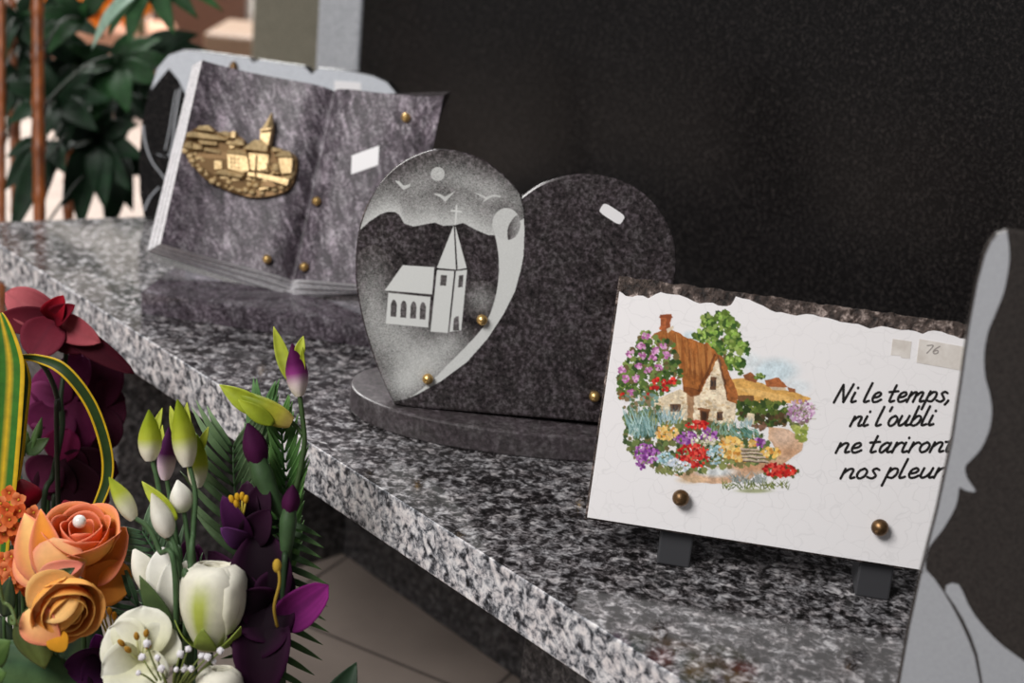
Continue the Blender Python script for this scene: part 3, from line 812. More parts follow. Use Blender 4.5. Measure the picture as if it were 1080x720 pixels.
for q in (cB([(232, 83), (373, 92), (363, 213), (152, 195)]), cB([(168, 206), (356, 225), (345, 361), (156, 343)]), cB([(385, 104), (462, 109), (433, 385), (356, 379)]), cB([(470, 109), (519, 103), (493, 373), (441, 381)]),
          cA([(558, 452), (570, 690), (467, 681)]), cA([(566, 452), (629, 682), (580, 690)]), cA([(570, 340), (579, 341), (573, 445), (563, 445)]), cA([(543, 365), (602, 372), (602, 381), (542, 375)])):
    paint(q, .97)
for cx, t_, b_ in ((191, 236, 313), (235, 240, 317), (279, 244, 321), (321, 247, 325)):
    paint(cB([(cx - 14, b_ - 1), (cx - 12, t_ + 20), (cx - 5, t_ + 3), (cx + 1, t_), (cx + 9, t_ + 5), (cx + 15, t_ + 22), (cx + 12, b_ + 1)]), .06)
for q in ([(402, 126), (430, 128), (425, 175), (398, 174)], [(483, 129), (504, 126), (499, 180), (479, 182)], [(456, 376), (460, 322), (470, 312), (482, 310), (484, 374)]):
    paint(cB(q), .06)
ET[~LM] = 0
ETs = ET[:ET.shape[0] // 2 * 2, :ET.shape[1] // 2 * 2].reshape(ET.shape[0] // 2, 2, ET.shape[1] // 2, 2).mean((1, 3))
LMs = LM[:ET.shape[0] // 2 * 2, :ET.shape[1] // 2 * 2].reshape(ET.shape[0] // 2, 2, ET.shape[1] // 2, 2).all((1, 3))
xs = exs[:ETs.shape[1] * 2:2] + .5 / SS; ys = eys[:ETs.shape[0] * 2:2] + .5 / SS
rgba = np.repeat(ETs[..., None], 4, -1); rgba[..., 3] = 1
from_edge = LMs.copy()
for _ in range(4):
    from_edge[1:-1, 1:-1] = from_edge[1:-1, 1:-1] & from_edge[:-2, 1:-1] & from_edge[2:, 1:-1] & from_edge[1:-1, :-2] & from_edge[1:-1, 2:]
o = face_raster('church_engraving', ETCH, heart, hf, 0.00025, xs, ys, rgba, from_edge & (ETs > 0.015))
o['label'] = 'sandblasted church, birds and curling ribbon'

# ------------------------------------------------------------------ open book plaque
bf = Frame((-0.2518, 1.5202, 0.042), -12.3, 25.9)
book = thing('book_plaque', 'violet granite plaque shaped as an open book with gilt village relief', 'plaque', (-0.25, 1.52, 0))
BA, BH = 0.1425, 0.222


_tx = np.linspace(0, 1, 401); _ty = np.interp(_tx, [0, .03, .08, .18, .35, .55, .75, .9, 1.0], [0, .008, .0145, .0192, .0215, .025, .032, .041, .051])
_kk = np.exp(-np.linspace(-2, 2, 31) ** 2); _kk /= _kk.sum()
_ty2 = np.convolve(np.concatenate([2 * _ty[0] - _ty[15:0:-1], _ty, 2 * _ty[-1] - _ty[-2:-17:-1]]), _kk, 'valid')


def _PW(a): return np.interp(a, _tx, _ty2)


def pw(u):
    return float(_PW(abs(u) / BA)) if True else float(np.interp(abs(u) / BA, [0, .04, .1, .2, .35, .55, .75, .9, 1.0], [0, .006, .0125, .0185, .0215, .025, .032, .041, .051]))


def book_px(x, y, off=0.0):
    w = 0.02
    for _ in range(12):
        u, v = bf.hit(x, y, w); w = 0.5 * w + 0.5 * (pw(max(-BA, min(BA, u))) + off)
    return u, v, pw(max(-BA, min(BA, u))) + off


us = np.concatenate([np.linspace(-BA, 0, 41), np.linspace(0, BA, 41)[1:]])
m = MB()
vt = [0, .25, .5, .75, 1]
def bv(u): return 0.009 * min(1.0, abs(u) / BA)
m.grid([[bf.at(u, bv(u) + (BH - bv(u)) * t, pw(u)) for u in us] for t in vt])
m.build('pages_face', BOOK_STONE, book, smooth=True)
# page block: stepped loops from the face back to the cover
STEPS = 12


WB0 = 0.004
_c = {}
for key, (x, y), (uf, vf) in (('bl', (153, 273), (-BA, 0)), ('tl', (203, 69), (-BA, BH)), ('bm', (303, 315), (0, 0)), ('br', (388, 318), (BA, 0)), ('tr', (476, 96), (BA, BH)), ('tm', (356, 101), (0, BH))):
    hu, hv = bf.hit(x, y, WB0 if key[1] != 'm' else -0.014); _c[key] = (hu - uf, hv - vf)


def back_pt(u, v, t):                     # t 0 at face .. 1 at the back cover
    e = u / BA; tv = v / BH; k1, k2 = ('bl', 'tl') if e < 0 else ('br', 'tr'); e_ = abs(e)
    lo = [_c['bm'][i] * (1 - e_) + _c[k1][i] * e_ for i in (0, 1)]; hi = [_c['tm'][i] * (1 - e_) + _c[k2][i] * e_ for i in (0, 1)]
    du, dv = [(lo[i] * (1 - tv) + hi[i] * tv) * t for i in (0, 1)]
    zig = 0.0009 * math.sin(t * math.pi * STEPS / 2) * min(1, t * 8)
    wb = WB0 * e_ - 0.014 * (1 - e_)
    return bf.at(u + du - zig * max(0, -e) * (1 - tv * .7), v + dv - zig * (1 - tv) * 0.8, pw(u) * (1 - t) + wb * t)


m = MB(); NT_ = STEPS * 3
edgeL = [(-BA, bv(BA) + (BH - bv(BA)) * (1 - i / 12)) for i in range(13)] + [(u, bv(u)) for u in us[1:]]
rows = []; cols = []
for i in range(NT_ + 1):
    t = i / NT_
    rows.append([back_pt(u, v, t) for u, v in edgeL])
    c_ = c8(248, 246, 249) if i % 6 else c8(140, 136, 142)
    cols += [c_] * len(edgeL)
m.grid(rows, cols); m.build('page_edges', PAGES, book)
m = MB()
edgeR = [(BA, bv(BA) + (BH - bv(BA)) * i / 8) for i in range(9)] + [(u, BH) for u in us[::-1]]
m.grid([[back_pt(u, v, t) for u, v in edgeR] for t in (0, .33, .66, 1)])
loop = [back_pt(-BA, 0, 1), back_pt(0, 0, 1), back_pt(BA, 0, 1), back_pt(BA, BH, 1), back_pt(0, BH, 1), back_pt(-BA, BH, 1)]
m.add(loop, [tuple(range(6))])
m.build('book_back', HEART_STONE, book)
fd = V((math.cos(math.radians(-7)), math.sin(math.radians(-7)), 0)); bd = V((-fd.y, fd.x, 0))
c0 = V((-0.4115, 1.474, 0))
m = MB(); q = [c0, c0 + fd * 0.40, c0 + fd * 0.40 + bd * 0.17, c0 + bd * 0.17]
m.prism([p + V((0, 0, 0.0265)) for p in q], q); m.build('foot_slab', FOOT_STONE, book, bevel=0.0015)
for x, y in ((283, 274), (322, 282), (335, 213), (429, 125)):
    u, v, w = book_px(x, y); stud(book, bf.at(u, v, w), bf.n, 0.0052)
m = MB(); q = []
for x, y in ((371, 164), (400, 153.5), (399, 174), (370.5, 184)):
    q.append(book_px(x, y, 0.0003))
m.prism([bf.at(u, v, w + 0.0004) for u, v, w in q], [bf.at(u, v, w) for u, v, w in q]); m.build('price_label', LABEL, book)

# village relief in cast metal, laid on the left page
def rel(x, y, h):                         # crop coordinates of the relief -> page point, h above the page
    u, v, w = book_px(180 + x / 6.547, 110 + y / 6.547)
    return bf.at(u, v, w + h)
rel_o = MB()
body = [(95, 300), (135, 215), (205, 165), (290, 160), (340, 205), (420, 200), (460, 215), (520, 255), (545, 310), (600, 260), (660, 262), (715, 305), (800, 325), (868, 360), (885, 420), (868, 520), (830, 590), (760, 625), (660, 645), (560, 648), (450, 620), (350, 580), (260, 530), (190, 460), (130, 370)]
bl = [(p.x, p.y) for p in spline(body, 3, True)]
rel_o.prism([rel(x, y, 0.006) for x, y in bl], [rel(x, y, 0.0) for x, y in bl])
plate = rel_o.build('relief_plate', GILT_DARK, book); plate['label'] = 'gilt cast village relief'
m = MB()


def rbox(pts, h0, h1): m.prism([rel(x, y, h1) for x, y in pts], [rel(x, y, h0) for x, y in pts])


def rroof(a, b, c_, d, hr, he, h0=0.004):   # a-b ridge, d-c eaves: a sloping roof plane with sides
    m.add([rel(*a, hr), rel(*b, hr), rel(*c_, he), rel(*d, he), rel(*a, h0), rel(*b, h0), rel(*c_, h0), rel(*d, h0)],
          [(0, 1, 2, 3), (0, 4, 5, 1), (1, 5, 6, 2), (2, 6, 7, 3), (3, 7, 4, 0)])


rroof((215, 165), (285, 160), (330, 210), (205, 195), .010, .013)
rroof((140, 208), (200, 205), (225, 250), (135, 245), .010, .014); rroof((205, 205), (420, 240), (425, 270), (225, 255), .010, .014)
rroof((215, 262), (345, 275), (350, 305), (235, 295), .011, .014); rbox([(140, 285), (175, 285), (180, 330), (115, 315)], .004, .014); rroof((180, 282), (245, 300), (250, 332), (185, 330), .011, .014)
rroof((255, 312), (370, 335), (375, 362), (260, 340), .011, .014)
rroof((400, 200), (440, 215), (430, 245), (345, 215), .010, .013); rbox([(445, 205), (475, 205), (475, 250), (440, 250)], .004, .012); m.ball(rel(460, 215, .010), .0022)
rroof((480, 250), (520, 262), (540, 305), (440, 300), .010, .014); rroof((430, 270), (470, 275), (470, 305), (425, 300), .010, .013)
rroof((430, 325), (545, 335), (560, 375), (420, 360), .011, .016); rbox([(420, 362), (560, 378), (575, 480), (530, 495), (428, 465)], .004, .0145)
rroof((365, 462), (545, 490), (520, 530), (335, 498), .011, .016); rbox([(330, 405), (385, 410), (385, 465), (330, 470)], .004, .013)
rroof((600, 262), (690, 268), (705, 355), (535, 335), .011, .018); rbox([(560, 350), (700, 358), (695, 480), (575, 470)], .004, .011); rbox([(590, 365), (622, 368), (615, 480), (595, 478)], .010, .015)
rbox([(650, 190), (728, 180), (705, 310), (645, 260)], .004, .014)
m.add([rel(722, 72, .011), rel(662, 195, .016), rel(700, 200, .018), rel(730, 180, .012), rel(722, 74, .007), rel(662, 195, .006), rel(730, 180, .006)], [(0, 1, 2), (0, 2, 3), (0, 4, 5, 1), (0, 3, 6, 4), (1, 5, 6, 3, 2)])
rbox([(655, 200), (725, 192), (725, 205), (655, 214)], .012, .018)
rroof((720, 308), (790, 322), (790, 345), (725, 345), .010, .013); rroof((790, 335), (845, 340), (872, 388), (745, 385), .011, .017); rbox([(770, 388), (870, 390), (862, 495), (790, 500)], .004, .014)
m.ball(rel(752, 455, .010), .006); rbox([(625, 490), (845, 535), (830, 580), (620, 520)], .004, .013); rbox([(640, 420), (690, 415), (690, 470), (645, 470)], .004, .013)
rbox([(560, 485), (610, 490), (615, 520), (560, 515)], .004, .013)
rr_ = random.Random(5)
edge_dots = [(120, 330), (150, 365), (175, 400), (205, 430), (225, 465), (265, 500), (310, 535), (355, 560), (400, 580), (440, 590), (490, 600), (530, 600), (585, 612), (640, 618), (690, 600), (740, 600), (790, 585), (840, 510), (855, 490), (330, 520), (280, 455), (240, 400), (300, 480), (420, 550), (560, 560), (610, 570), (670, 570)]
for x, y in edge_dots:
    m.ball(rel(x + rr_.uniform(-6, 6), y + rr_.uniform(-6, 6), .007), rr_.uniform(.0026, .0052), squash=.8)
for _ in range(60):
    t = rr_.random(); x = 130 + 740 * t; y = rr_.uniform(220, 600)
    if not inside(bl, np.array([x]), np.array([y]))[0]: continue
    w_, h_ = rr_.uniform(14, 34), rr_.uniform(10, 24); a_ = rr_.uniform(-.2, .3)
    q_ = [(x + px_ * math.cos(a_) - py_ * math.sin(a_), y + px_ * math.sin(a_) + py_ * math.cos(a_)) for px_, py_ in ((-w_, -h_ * .3), (w_, -h_ * .3), (w_, h_ * .6), (-w_, h_ * .6))]
    if all(inside(bl, np.array([p[0]]), np.array([p[1]]))[0] for p in q_): rbox(q_, .004, rr_.uniform(.0085, .0115))
for _ in range(46):
    t = rr_.random(); x = 150 + 680 * t; y = 380 + 190 * math.sin(t * 3.0) + rr_.uniform(-70, 40)
    if inside(bl, np.array([x]), np.array([y]))[0]: m.ball(rel(x, y, .006), rr_.uniform(.0015, .0034))
m.build('village_relief', GILT, plate, bevel=0.0004, seg=1)
m = MB()
for r_ in range(3):
    for c_ in range(3):
        x = 447 + c_ * 24 + r_ * 1; y = 388 + r_ * 28 + c_ * 4
        m.prism([rel(a, b, .0152) for a, b in ((x, y), (x + 11, y + 1), (x + 11, y + 17), (x, y + 16))], [rel(a, b, .0143) for a, b in ((x, y), (x + 11, y + 1), (x + 11, y + 17), (x, y + 16))])
m.build('relief_windows', GILT_DARK, plate); m = MB()
m.prism([rel(a, b, .0135) for a, b in ((655, 575), (680, 550), (720, 548), (755, 575), (745, 590), (700, 590))], [rel(a, b, .012) for a, b in ((655, 575), (680, 550), (720, 548), (755, 575), (745, 590), (700, 590))])
m.build('relief_arch', GILT_DARK, plate)

# ------------------------------------------------------------------ plaque standing behind the book
rf = Frame(on_z(148, 232) + V((0, 0, 0.004)), -10, 10)
rp = thing('scroll_plaque', 'round-cornered black plaque with frosted notched upper border, standing behind the book', 'plaque', on_z(280, 250).xy.to_3d())
RO = [(152, 231), (147, 205), (146, 170), (149, 130), (156, 97), (166, 72), (178, 57), (192, 52), (210, 53), (240, 57), (264, 60), (267, 65), (273, 62), (300, 66), (322, 69), (329, 77), (335, 71), (370, 74), (395, 79), (410, 86), (420, 98), (425, 115), (426, 160), (420, 236)]
ro = [rf.hit(x, y) for x, y in RO]
slab_from(ro, rf, -0.02, 0).build('plaque_slab', BLACK_GRANITE, rp, bevel=0.002)
FB = [(159, 95), (166, 72), (178, 58), (192, 53.5), (210, 54.5), (240, 58.5), (263, 61.5), (267, 66.5), (273, 63.5), (300, 67.5), (321, 70.5), (329, 78.5), (335, 72.5), (370, 75.5), (394, 80.5), (408, 87), (418, 99), (422, 115), (424, 160), (200, 160), (196, 100), (188, 84), (178, 72)]
m = MB(); m.add([rf.px(x, y, 0.0004) for x, y in FB], [tuple(range(len(FB)))]); k2 = plain_stone('pale_frosted_stone', c8(182, 186, 194), c8(204, 208, 215), 300, 0.6); m.build('frosted_border', k2, rp)
m = MB()
for pth, wd in (([(151, 132), (153, 150), (160, 170), (172, 186), (178, 195)], 2.2), ([(190, 93), (187, 110), (184, 130), (182, 150), (178, 165)], 2.0), ([(186, 95), (182, 115), (178, 140), (174, 158)], 1.4), ([(165, 162), (175, 165), (186, 160)], 2.0), ([(152, 222), (158, 208), (168, 197)], 2.2)):
    q = spline(pth, 5); hw = wd / 2
    m.grid([[rf.px(p.x - hw, p.y, 0.0005) for p in q], [rf.px(p.x + hw, p.y, 0.0005) for p in q]])
m.build('engraved_lines', FROST, rp)
m = MB(); m.ball(rf.px(246, 73, 0.003), 0.006, axis=rf.v, squash=1.8); m.build('vase_peg', OLD_BRASS, rp, smooth=True)
q = [rf.hit(x, y) for x, y in ((353, 85), (381, 87), (381, 104), (353, 102))]
slab_from(q, rf, 0.0005, 0.001).build('price_label', LABEL, rp)

# ------------------------------------------------------------------ plaque in the near right
nf = Frame(P(943, 748, 0.93), -16, 8)
nb = nf.hit(943, 748)
npq = thing('wavy_border_plaque', 'large dark polished plaque with frosted wavy border, nearest and cut by the right edge', 'plaque', nf.at(0.1, 0, 0).xy.to_3d())
NO = [(938, 760), (946, 720), (956, 664), (970, 602), (986, 539), (1002, 466), (1012, 400), (1020, 343), (1028, 300), (1036, 268), (1042, 254), (1050, 245), (1062, 241), (1080, 244), (1150, 254), (1290, 274), (1280, 820)]
no = [nf.hit(x, y) for x, y in NO]
slab_from(no, nf, -0.012, 0).build('plaque_slab', plain_stone('near_black_granite', c8(34, 30, 29), c8(60, 55, 52), 500, 0.2), npq, bevel=0.0016)
m = MB()
WB = [(1062, 244), (1064, 258), (1064.5, 275), (1061, 298), (1057, 313), (1048, 335), (1042, 350), (1038, 373), (1039, 397), (1043, 412), (1046, 430), (1045, 445), (1042, 457), (1034.6, 473), (1024, 485), (1018, 492), (1020, 504), (1029, 518), (1018, 517), (1012, 514), (1010, 526), (1006, 538), (995, 557), (984, 571), (979, 579), (976, 590), (976.5, 604)]
LE = [(973, 602), (989, 539), (1005, 466), (1015, 400), (1023, 343), (1031, 300), (1039, 270), (1045, 256), (1052, 247.5)]
q = [(p.x, p.y) for p in spline(WB, 3)] + LE
m.add([nf.px(x, y, 0.0004) for x, y in q], [tuple(range(len(q)))]); m.build('frosted_border', FROST, npq)
m = MB()
q = [(976, 600), (986, 611), (995, 624), (1005, 641), (1014, 658), (1022, 676), (1028, 692), (1033, 718), (1036, 760), (941, 760), (950, 716), (960, 660), (972, 605)]
m.add([nf.px(x, y, 0.0004) for x, y in q], [tuple(range(len(q)))]); m.build('frosted_leaf', FROST, npq)
m = MB()
q = [(997, 624), (998, 617), (1004, 614.5), (1011, 616), (1016, 625), (1021, 637), (1029, 650), (1038, 661), (1048, 672), (1059, 682), (1080, 697), (1110, 715), (1110, 770), (1040, 770), (1036, 718), (1031, 690), (1024, 670), (1016, 653), (1007, 638)]
m.add([nf.px(x, y, 0.0008) for x, y in q], [tuple(range(len(q)))]); m.build('frosted_leaf', FROST, npq)

# ------------------------------------------------------------------ flowers: petals, roses, lilies, buds
RND = random.Random(11)
TOC = -CF                                  # towards the viewer's side of the room


def D(dx, dy, dz=0.0):                     # direction: right, up, towards the front
    return (CR * dx + CU * dy + TOC * dz)


def petal(mb, a, b, width, nrm=None, bow=0.1, cup=0.15, c0=None, c1=None, shape='oval', ruffle=0.0, nu=8, nv=12, vein=None, tipc=None, edge=None):
    """one petal from base a to tip b; bow lifts its middle, cup hollows it; colours run base to tip"""
    a = V(a); b = V(b); d = b - a; Ln = d.length; d.normalize()
    n = V(nrm) if nrm is not None else TOC
    n = (n - d * n.dot(d)).normalized(); s = d.cross(n)
    rows = []; cols = []; ph = RND.uniform(0, 6)
    for j in range(nv + 1):
        t = j / nv
        if shape == 'oval': w = math.sin(math.pi * min(1, 0.06 + 0.94 * t) ** 0.85) ** 0.62 if t < 1 else 0.0
        elif shape == 'round': w = (math.sin(math.pi * (0.05 + 0.95 * t) ** 1.15)) ** 0.5 if t < 1 else 0.0
        elif shape == 'spoon': w = max(0.16, math.sin(math.pi * t ** 1.7)) ** 0.7 if t < 1 else 0.12
        elif shape == 'blade': w = (min(1, (t + .05) * 3.2) * (1 - t) ** 0.55)
        elif shape == 'strap': w = min(1, (t + .2) * 3) * min(1.0, (1.001 - t) * 4) ** 0.7
        elif shape == 'leaf': w = math.sin(math.pi * min(1, 0.03 + .97 * t) ** 0.8) ** 0.9 if t < 1 else 0.0
        else: w = (1 - t) ** .5 * min(1, t * 4 + .2)
        w = max(w, 0.012) * width / 2
        ctr = a + d * (Ln * t) + n * (bow * Ln * math.sin(math.pi * t))
        for i in range(nu + 1):
            q = -1 + 2 * i / nu
            rf_ = ruffle * width * (t ** 1.5) * math.sin(q * 5 + t * 3 + ph) * abs(q)
            rows_p = ctr + s * (w * q) + n * (cup * width * (q * q) * math.sin(math.pi * min(1, t * .9 + .1)) + rf_)
            rows.append(rows_p)
            c_ = mixc(c0, c1 or c0, t ** 1.1)
            if tipc is not None: c_ = mixc(c_, tipc, max(0, (t - .6) / .4) ** 1.3)
            if edge is not None: c_ = mixc(c_, edge, max(0, (abs(q) - .45) / .55) ** 1.5)
            if vein is not None: c_ = mixc(c_, vein, max(0, 1 - abs(q) * 4) * .6 + (0.22 if (i % 2 == 0) else 0))
            cols.append(c_)
    n_ = nu + 1
    mb.grid([rows[j * n_:(j + 1) * n_] for j in range(nv + 1)], cols)
    return mb


def px_petal(parent, name, x0, y0, x1, y1, dep, wpx, c0, c1=None, dz=0.0, base_dz=0.0, **kw):
    mat = kw.pop('mat', PETAL); k_ = dep / FOC
    m = MB(); petal(m, P(x0, y0, dep) + TOC * base_dz, P(x1, y1, dep) + TOC * dz, wpx * k_, c0=c0, c1=c1, **kw)
    return m.build(name, mat, parent, smooth=True, solid=0.0006)


def cup_petal(mb, ctr, ax, ref, phi, span, h, r_of, c0, c1, edge=None, tilt=0.0, nu=11, nv=12, notch=0.0, streak=None, drop=.22):
    """a petal wrapped round the bloom's axis: r_of(t) is its distance from the axis from base to rim"""
    ax = V(ax).normalized(); a = (ref - ax * ref.dot(ax)).normalized(); b = ax.cross(a)
    rows = []; cols = []
    for j in range(nv + 1):
        t = j / nv; row = []
        sp = span * ((0.6 + .4 * min(1, t * 2)) if drop < .15 else (0.55 + 0.45 * math.sin(math.pi * min(1, t * 0.75 + 0.05))))
        for i in range(nu + 1):
            q = -1 + 2 * i / nu; an = phi + q * sp / 2
            hh = h * (t - ((q ** 4 if drop < .15 else q * q) * drop) * t * t - notch * (1 - abs(q)) * t * t)
            r = r_of(t) * (1 + (0.05 * t * t if drop < .15 else .02) * math.sin(5 * q + phi * 3)) + tilt * abs(q) ** 3 * t
            row.append(ctr + ax * hh + (a * math.cos(an) + b * math.sin(an)) * r)
            c_ = mixc(c0, c1, t)
            if edge is not None: c_ = mixc(c_, edge, max(0, (t - .72) / .28) ** 1.2 * .9)
            if streak is not None: c_ = mixc(c_, streak, math.exp(-(q / .24) ** 2) * math.exp(-((t - .42) / .36) ** 4))
            cols.append(c_)
        rows.append(row)
    mb.grid(rows, cols)


def stem(parent, pts, r0, r1, c, name='stem', n=8, mat=None):
    q = spline(pts, 8); m = MB()
    m.tube(q, [r0 + (r1 - r0) * i / (len(q) - 1) for i in range(len(q))], c, n)
    return m.build(name, mat or LEAF, parent, smooth=True)


def down_to_floor(p, sway=(0, 0), bend=0.3):
    """stem points from a bloom down into the holder on the floor"""
    p = V(p); f = V((p.x + sway[0], p.y + sway[1], FLOOR_Z))
    return [p, p + (f - p) * bend + V((0, 0, -0.02)), f]


STEMC = c8(58, 84, 44); DKSTEM = c8(40, 60, 36)


def lathe_bud(parent, name, a, b, r, cols, mat=PETAL, fat=0.45, n=14, twist=0.0, tip=0.15):
    """closed bud between a and b with a soft three-lobed section; cols = [(t, colour)]"""
    a = V(a); b = V(b); d = (b - a).normalized(); Ln = (b - a).length
    u = d.orthogonal().normalized(); v = d.cross(u); rows = []; cc = []
    for j in range(17):
        t = j / 16
        rr = r * max(0.03, (math.sin(math.pi * min(1, (t * .93 + .05)) ** (math.log(.5) / math.log(fat))) ** .75 * (1 - .38 * t ** 4)))
        row = []
        for i in range(n):
            q = 2 * math.pi * i / n
            k_ = 1 + 0.13 * math.cos(3 * q + t * 1.6)
            row.append(a + d * (Ln * t) + (u * math.cos(q) + v * math.sin(q)) * (rr * k_))
            c_ = cols[0][1]
            for (t0, ca), (t1, cb) in zip(cols, cols[1:]):
                if t0 <= t <= t1: c_ = mixc(ca, cb, (t - t0) / max(1e-6, t1 - t0)); break
                if t > t1: c_ = cb
            cc.append(c_)
        rows.append(row)
    m = MB(); m.grid(rows, cc, True)
    return m.build(name, mat, parent, smooth=True)


def holder_base(x, y, dep):
    p = P(x, y, dep); return (p.x, p.y, FLOOR_Z)


# ---- white rose
WH = c8(238, 234, 216); WH2 = c8(232, 226, 200); IV = c8(244, 240, 226); LIME = c8(172, 184, 20)
GRN = c8(84, 106, 44); GRN_D = c8(44, 66, 38); GRN_DD = c8(28, 44, 30)


def rose_head(parent, ctr, ax, R, h, layers, ref, barrel=False, streak_at=None):
    """layers: (radius, count, height, flare, colour base, colour rim, edge colour, phase)"""
    for (r, n, hh, fl, ca, cb, ed, ph) in layers:
        for i in range(n):
            m = MB()
            def r_of(t, r=r, fl=fl):
                if barrel and fl >= .005: return r * (0.42 + 0.6 * math.sin(min(1, t * 1.7) * math.pi / 2)) + fl * (max(0, t - .7) / .3) ** 2
                if barrel: return (1 - .42 * max(0, (t - .84) / .16) ** 2) * r * (0.40 + 0.6 * math.sin(min(1, t * 1.7) * math.pi / 2) - .10 * max(0, t - .62))
                return r * (0.30 + 0.78 * math.sin(min(1, t * 1.25) * math.pi / 2) ** .8) + fl * max(0, t - .72) ** 2 * 8 - r * 0.10 * max(0, t - .6)
            stk = LIME if (streak_at is not None and streak_at == (n, i)) else None
            cup_petal(m, ctr, ax, ref, ph + 2 * math.pi * i / n, (1.5 if n == 2 else 2 * math.pi / n * 1.3) if barrel else 2 * math.pi / n * 1.45, hh, r_of, ca, cb, ed, streak=stk, drop=(.1 if n != 2 else .2) if barrel else .22)
            m.build('petal', PETAL, parent, smooth=True, solid=0.0006)


def white_rose(x, y0, y1, wpx, dep, label, streak=True, name='white_rose'):
    k_ = dep / FOC
    b_ = P(x - 3, y1, dep); h = (y1 - y0) * k_; R = wpx * k_ / 2
    ax = D(0.07, 1, 0.02).normalized(); ref = (TOC - CR * .25).normalized()
    t = thing(name, label, 'flower', (b_.x, b_.y, FLOOR_Z), 'white and purple bouquet')
    rose_head(t, b_, ax, R, h, [
        (R * .22, 3, h * .93, 0, WH2, c8(232, 230, 190), None, .3), (R * .42, 3, h * .96, .0, WH2, WH, None, 1.2),
        (R * .62, 3, h * .98, .001, c8(226, 222, 190), WH, IV, .2), (R * .78, 3, h * 1.0, .003, c8(224, 220, 188), IV, IV, 1.4),
        (R * .88, 3, h * 1.0, .004, c8(226, 222, 190), IV, IV, 0.0 if streak else .8)], ref, streak_at=(3, 0) if streak else None, barrel=True)
    for ang in (-2.2, -1.0, 0.2, 1.3, 2.6):
        m = MB(); a = (ref - ax * ref.dot(ax)).normalized(); b = ax.cross(a); rad = a * math.cos(ang) + b * math.sin(ang)
        petal(m, b_ + rad * R * .16 - ax * h * .02, b_ + rad * R * 1.0 + ax * h * .34, R * .62, nrm=rad - ax * .2, bow=.14, cup=-.05, c0=c8(104, 124, 40), c1=c8(150, 166, 74), shape='leaf')
        m.build('sepal', LEAF, t, smooth=True, solid=0.0006)
    stem(t, down_to_floor(b_ - ax * h * .03), .0022, .0026, STEMC)
    return t


white_rose(225, 594, 684, 78, 1.09, 'cream white rose bud with lime streak, upright in the middle of the bouquet')
white_rose(231, 704, 775, 56, 1.06, 'small white rosebud cut off by the bottom edge, under the larger white rose', streak=False)

# ---- open white lisianthus with ochre stamens
dp = 1.07
t = thing('white_lisianthus', 'open white flower with ochre stamens at the lower left of the bouquet', 'flower', holder_base(146, 705, dp), 'white and purple bouquet')
c0_, c1_ = c8(214, 212, 170), c8(240, 238, 228)
for x1, y1, w_, dz, bw in ((112, 664, 60, -.006, -.02), (146, 642, 66, -.012, -.05), (182, 668, 52, -.010, .0), (116, 706, 56, .022, .12), (150, 735, 64, .03, .12), (182, 710, 40, .014, .1)):
    px_petal(t, 'petal', 150, 696, x1, y1, dp, w_, c0_, c1_, dz=dz, bow=bw, cup=.12, shape='round', ruffle=.035)
for x1, y1 in ((134, 673), (150, 666), (160, 663), (141, 680), (162, 676)):
    a = P(151, 696, dp) + TOC * .004; b = P(x1, y1, dp) + TOC * .016
    m = MB(); m.tube([a, (a + b) / 2 + TOC * .003, b], .0006, c8(206, 206, 150), 6); m.ball(b, .0022, c8(178, 132, 52), axis=b - a, squash=1.7); m.build('stamen', PETAL, t, smooth=True)
stem(t, down_to_floor(P(152, 705, dp) - TOC * .008), .002, .0024, STEMC)

# ---- white tulip-like bloom behind
dp = 1.11
t = thing('white_freesia', 'white bloom with narrow green bract, left of the white rose', 'flower', holder_base(182, 640, dp), 'white and purple bouquet')
px_petal(t, 'petal', 190, 655, 172, 576, dp, 40, c8(226, 222, 200), c8(244, 242, 236), bow=.12, cup=.18, shape='spoon', dz=.006)
px_petal(t, 'petal', 194, 655, 194, 592, dp, 34, c8(220, 216, 196), c8(238, 234, 226), bow=.1, cup=.2, shape='oval', dz=-.006)
px_petal(t, 'petal', 184, 655, 183, 590, dp, 30, c8(226, 220, 200), c8(242, 240, 232), bow=.1, cup=.2, shape='oval', dz=.012)
lathe_bud(t, 'bud', P(168, 640, dp), P(141, 579, dp), 14 * dp / FOC, [(0, c8(210, 206, 180)), (.5, c8(236, 232, 214)), (1, c8(244, 240, 230))], fat=.6)
px_petal(t, 'bract', 186, 666, 154, 602, dp, 22, c8(46, 66, 38), c8(80, 98, 54), dz=.02, base_dz=.012, bow=.05, cup=.1, shape='leaf', mat=LEAF)
stem(t, down_to_floor(P(190, 658, dp)), .002, .0024, STEMC)

# ---- lime and white buds on their stems
LG = c8(148, 160, 34); LG2 = c8(182, 190, 66); CREAM = c8(238, 232, 220); LP = c8(120, 60, 120); DP = c8(62, 18, 52); MG = c8(128, 32, 110)


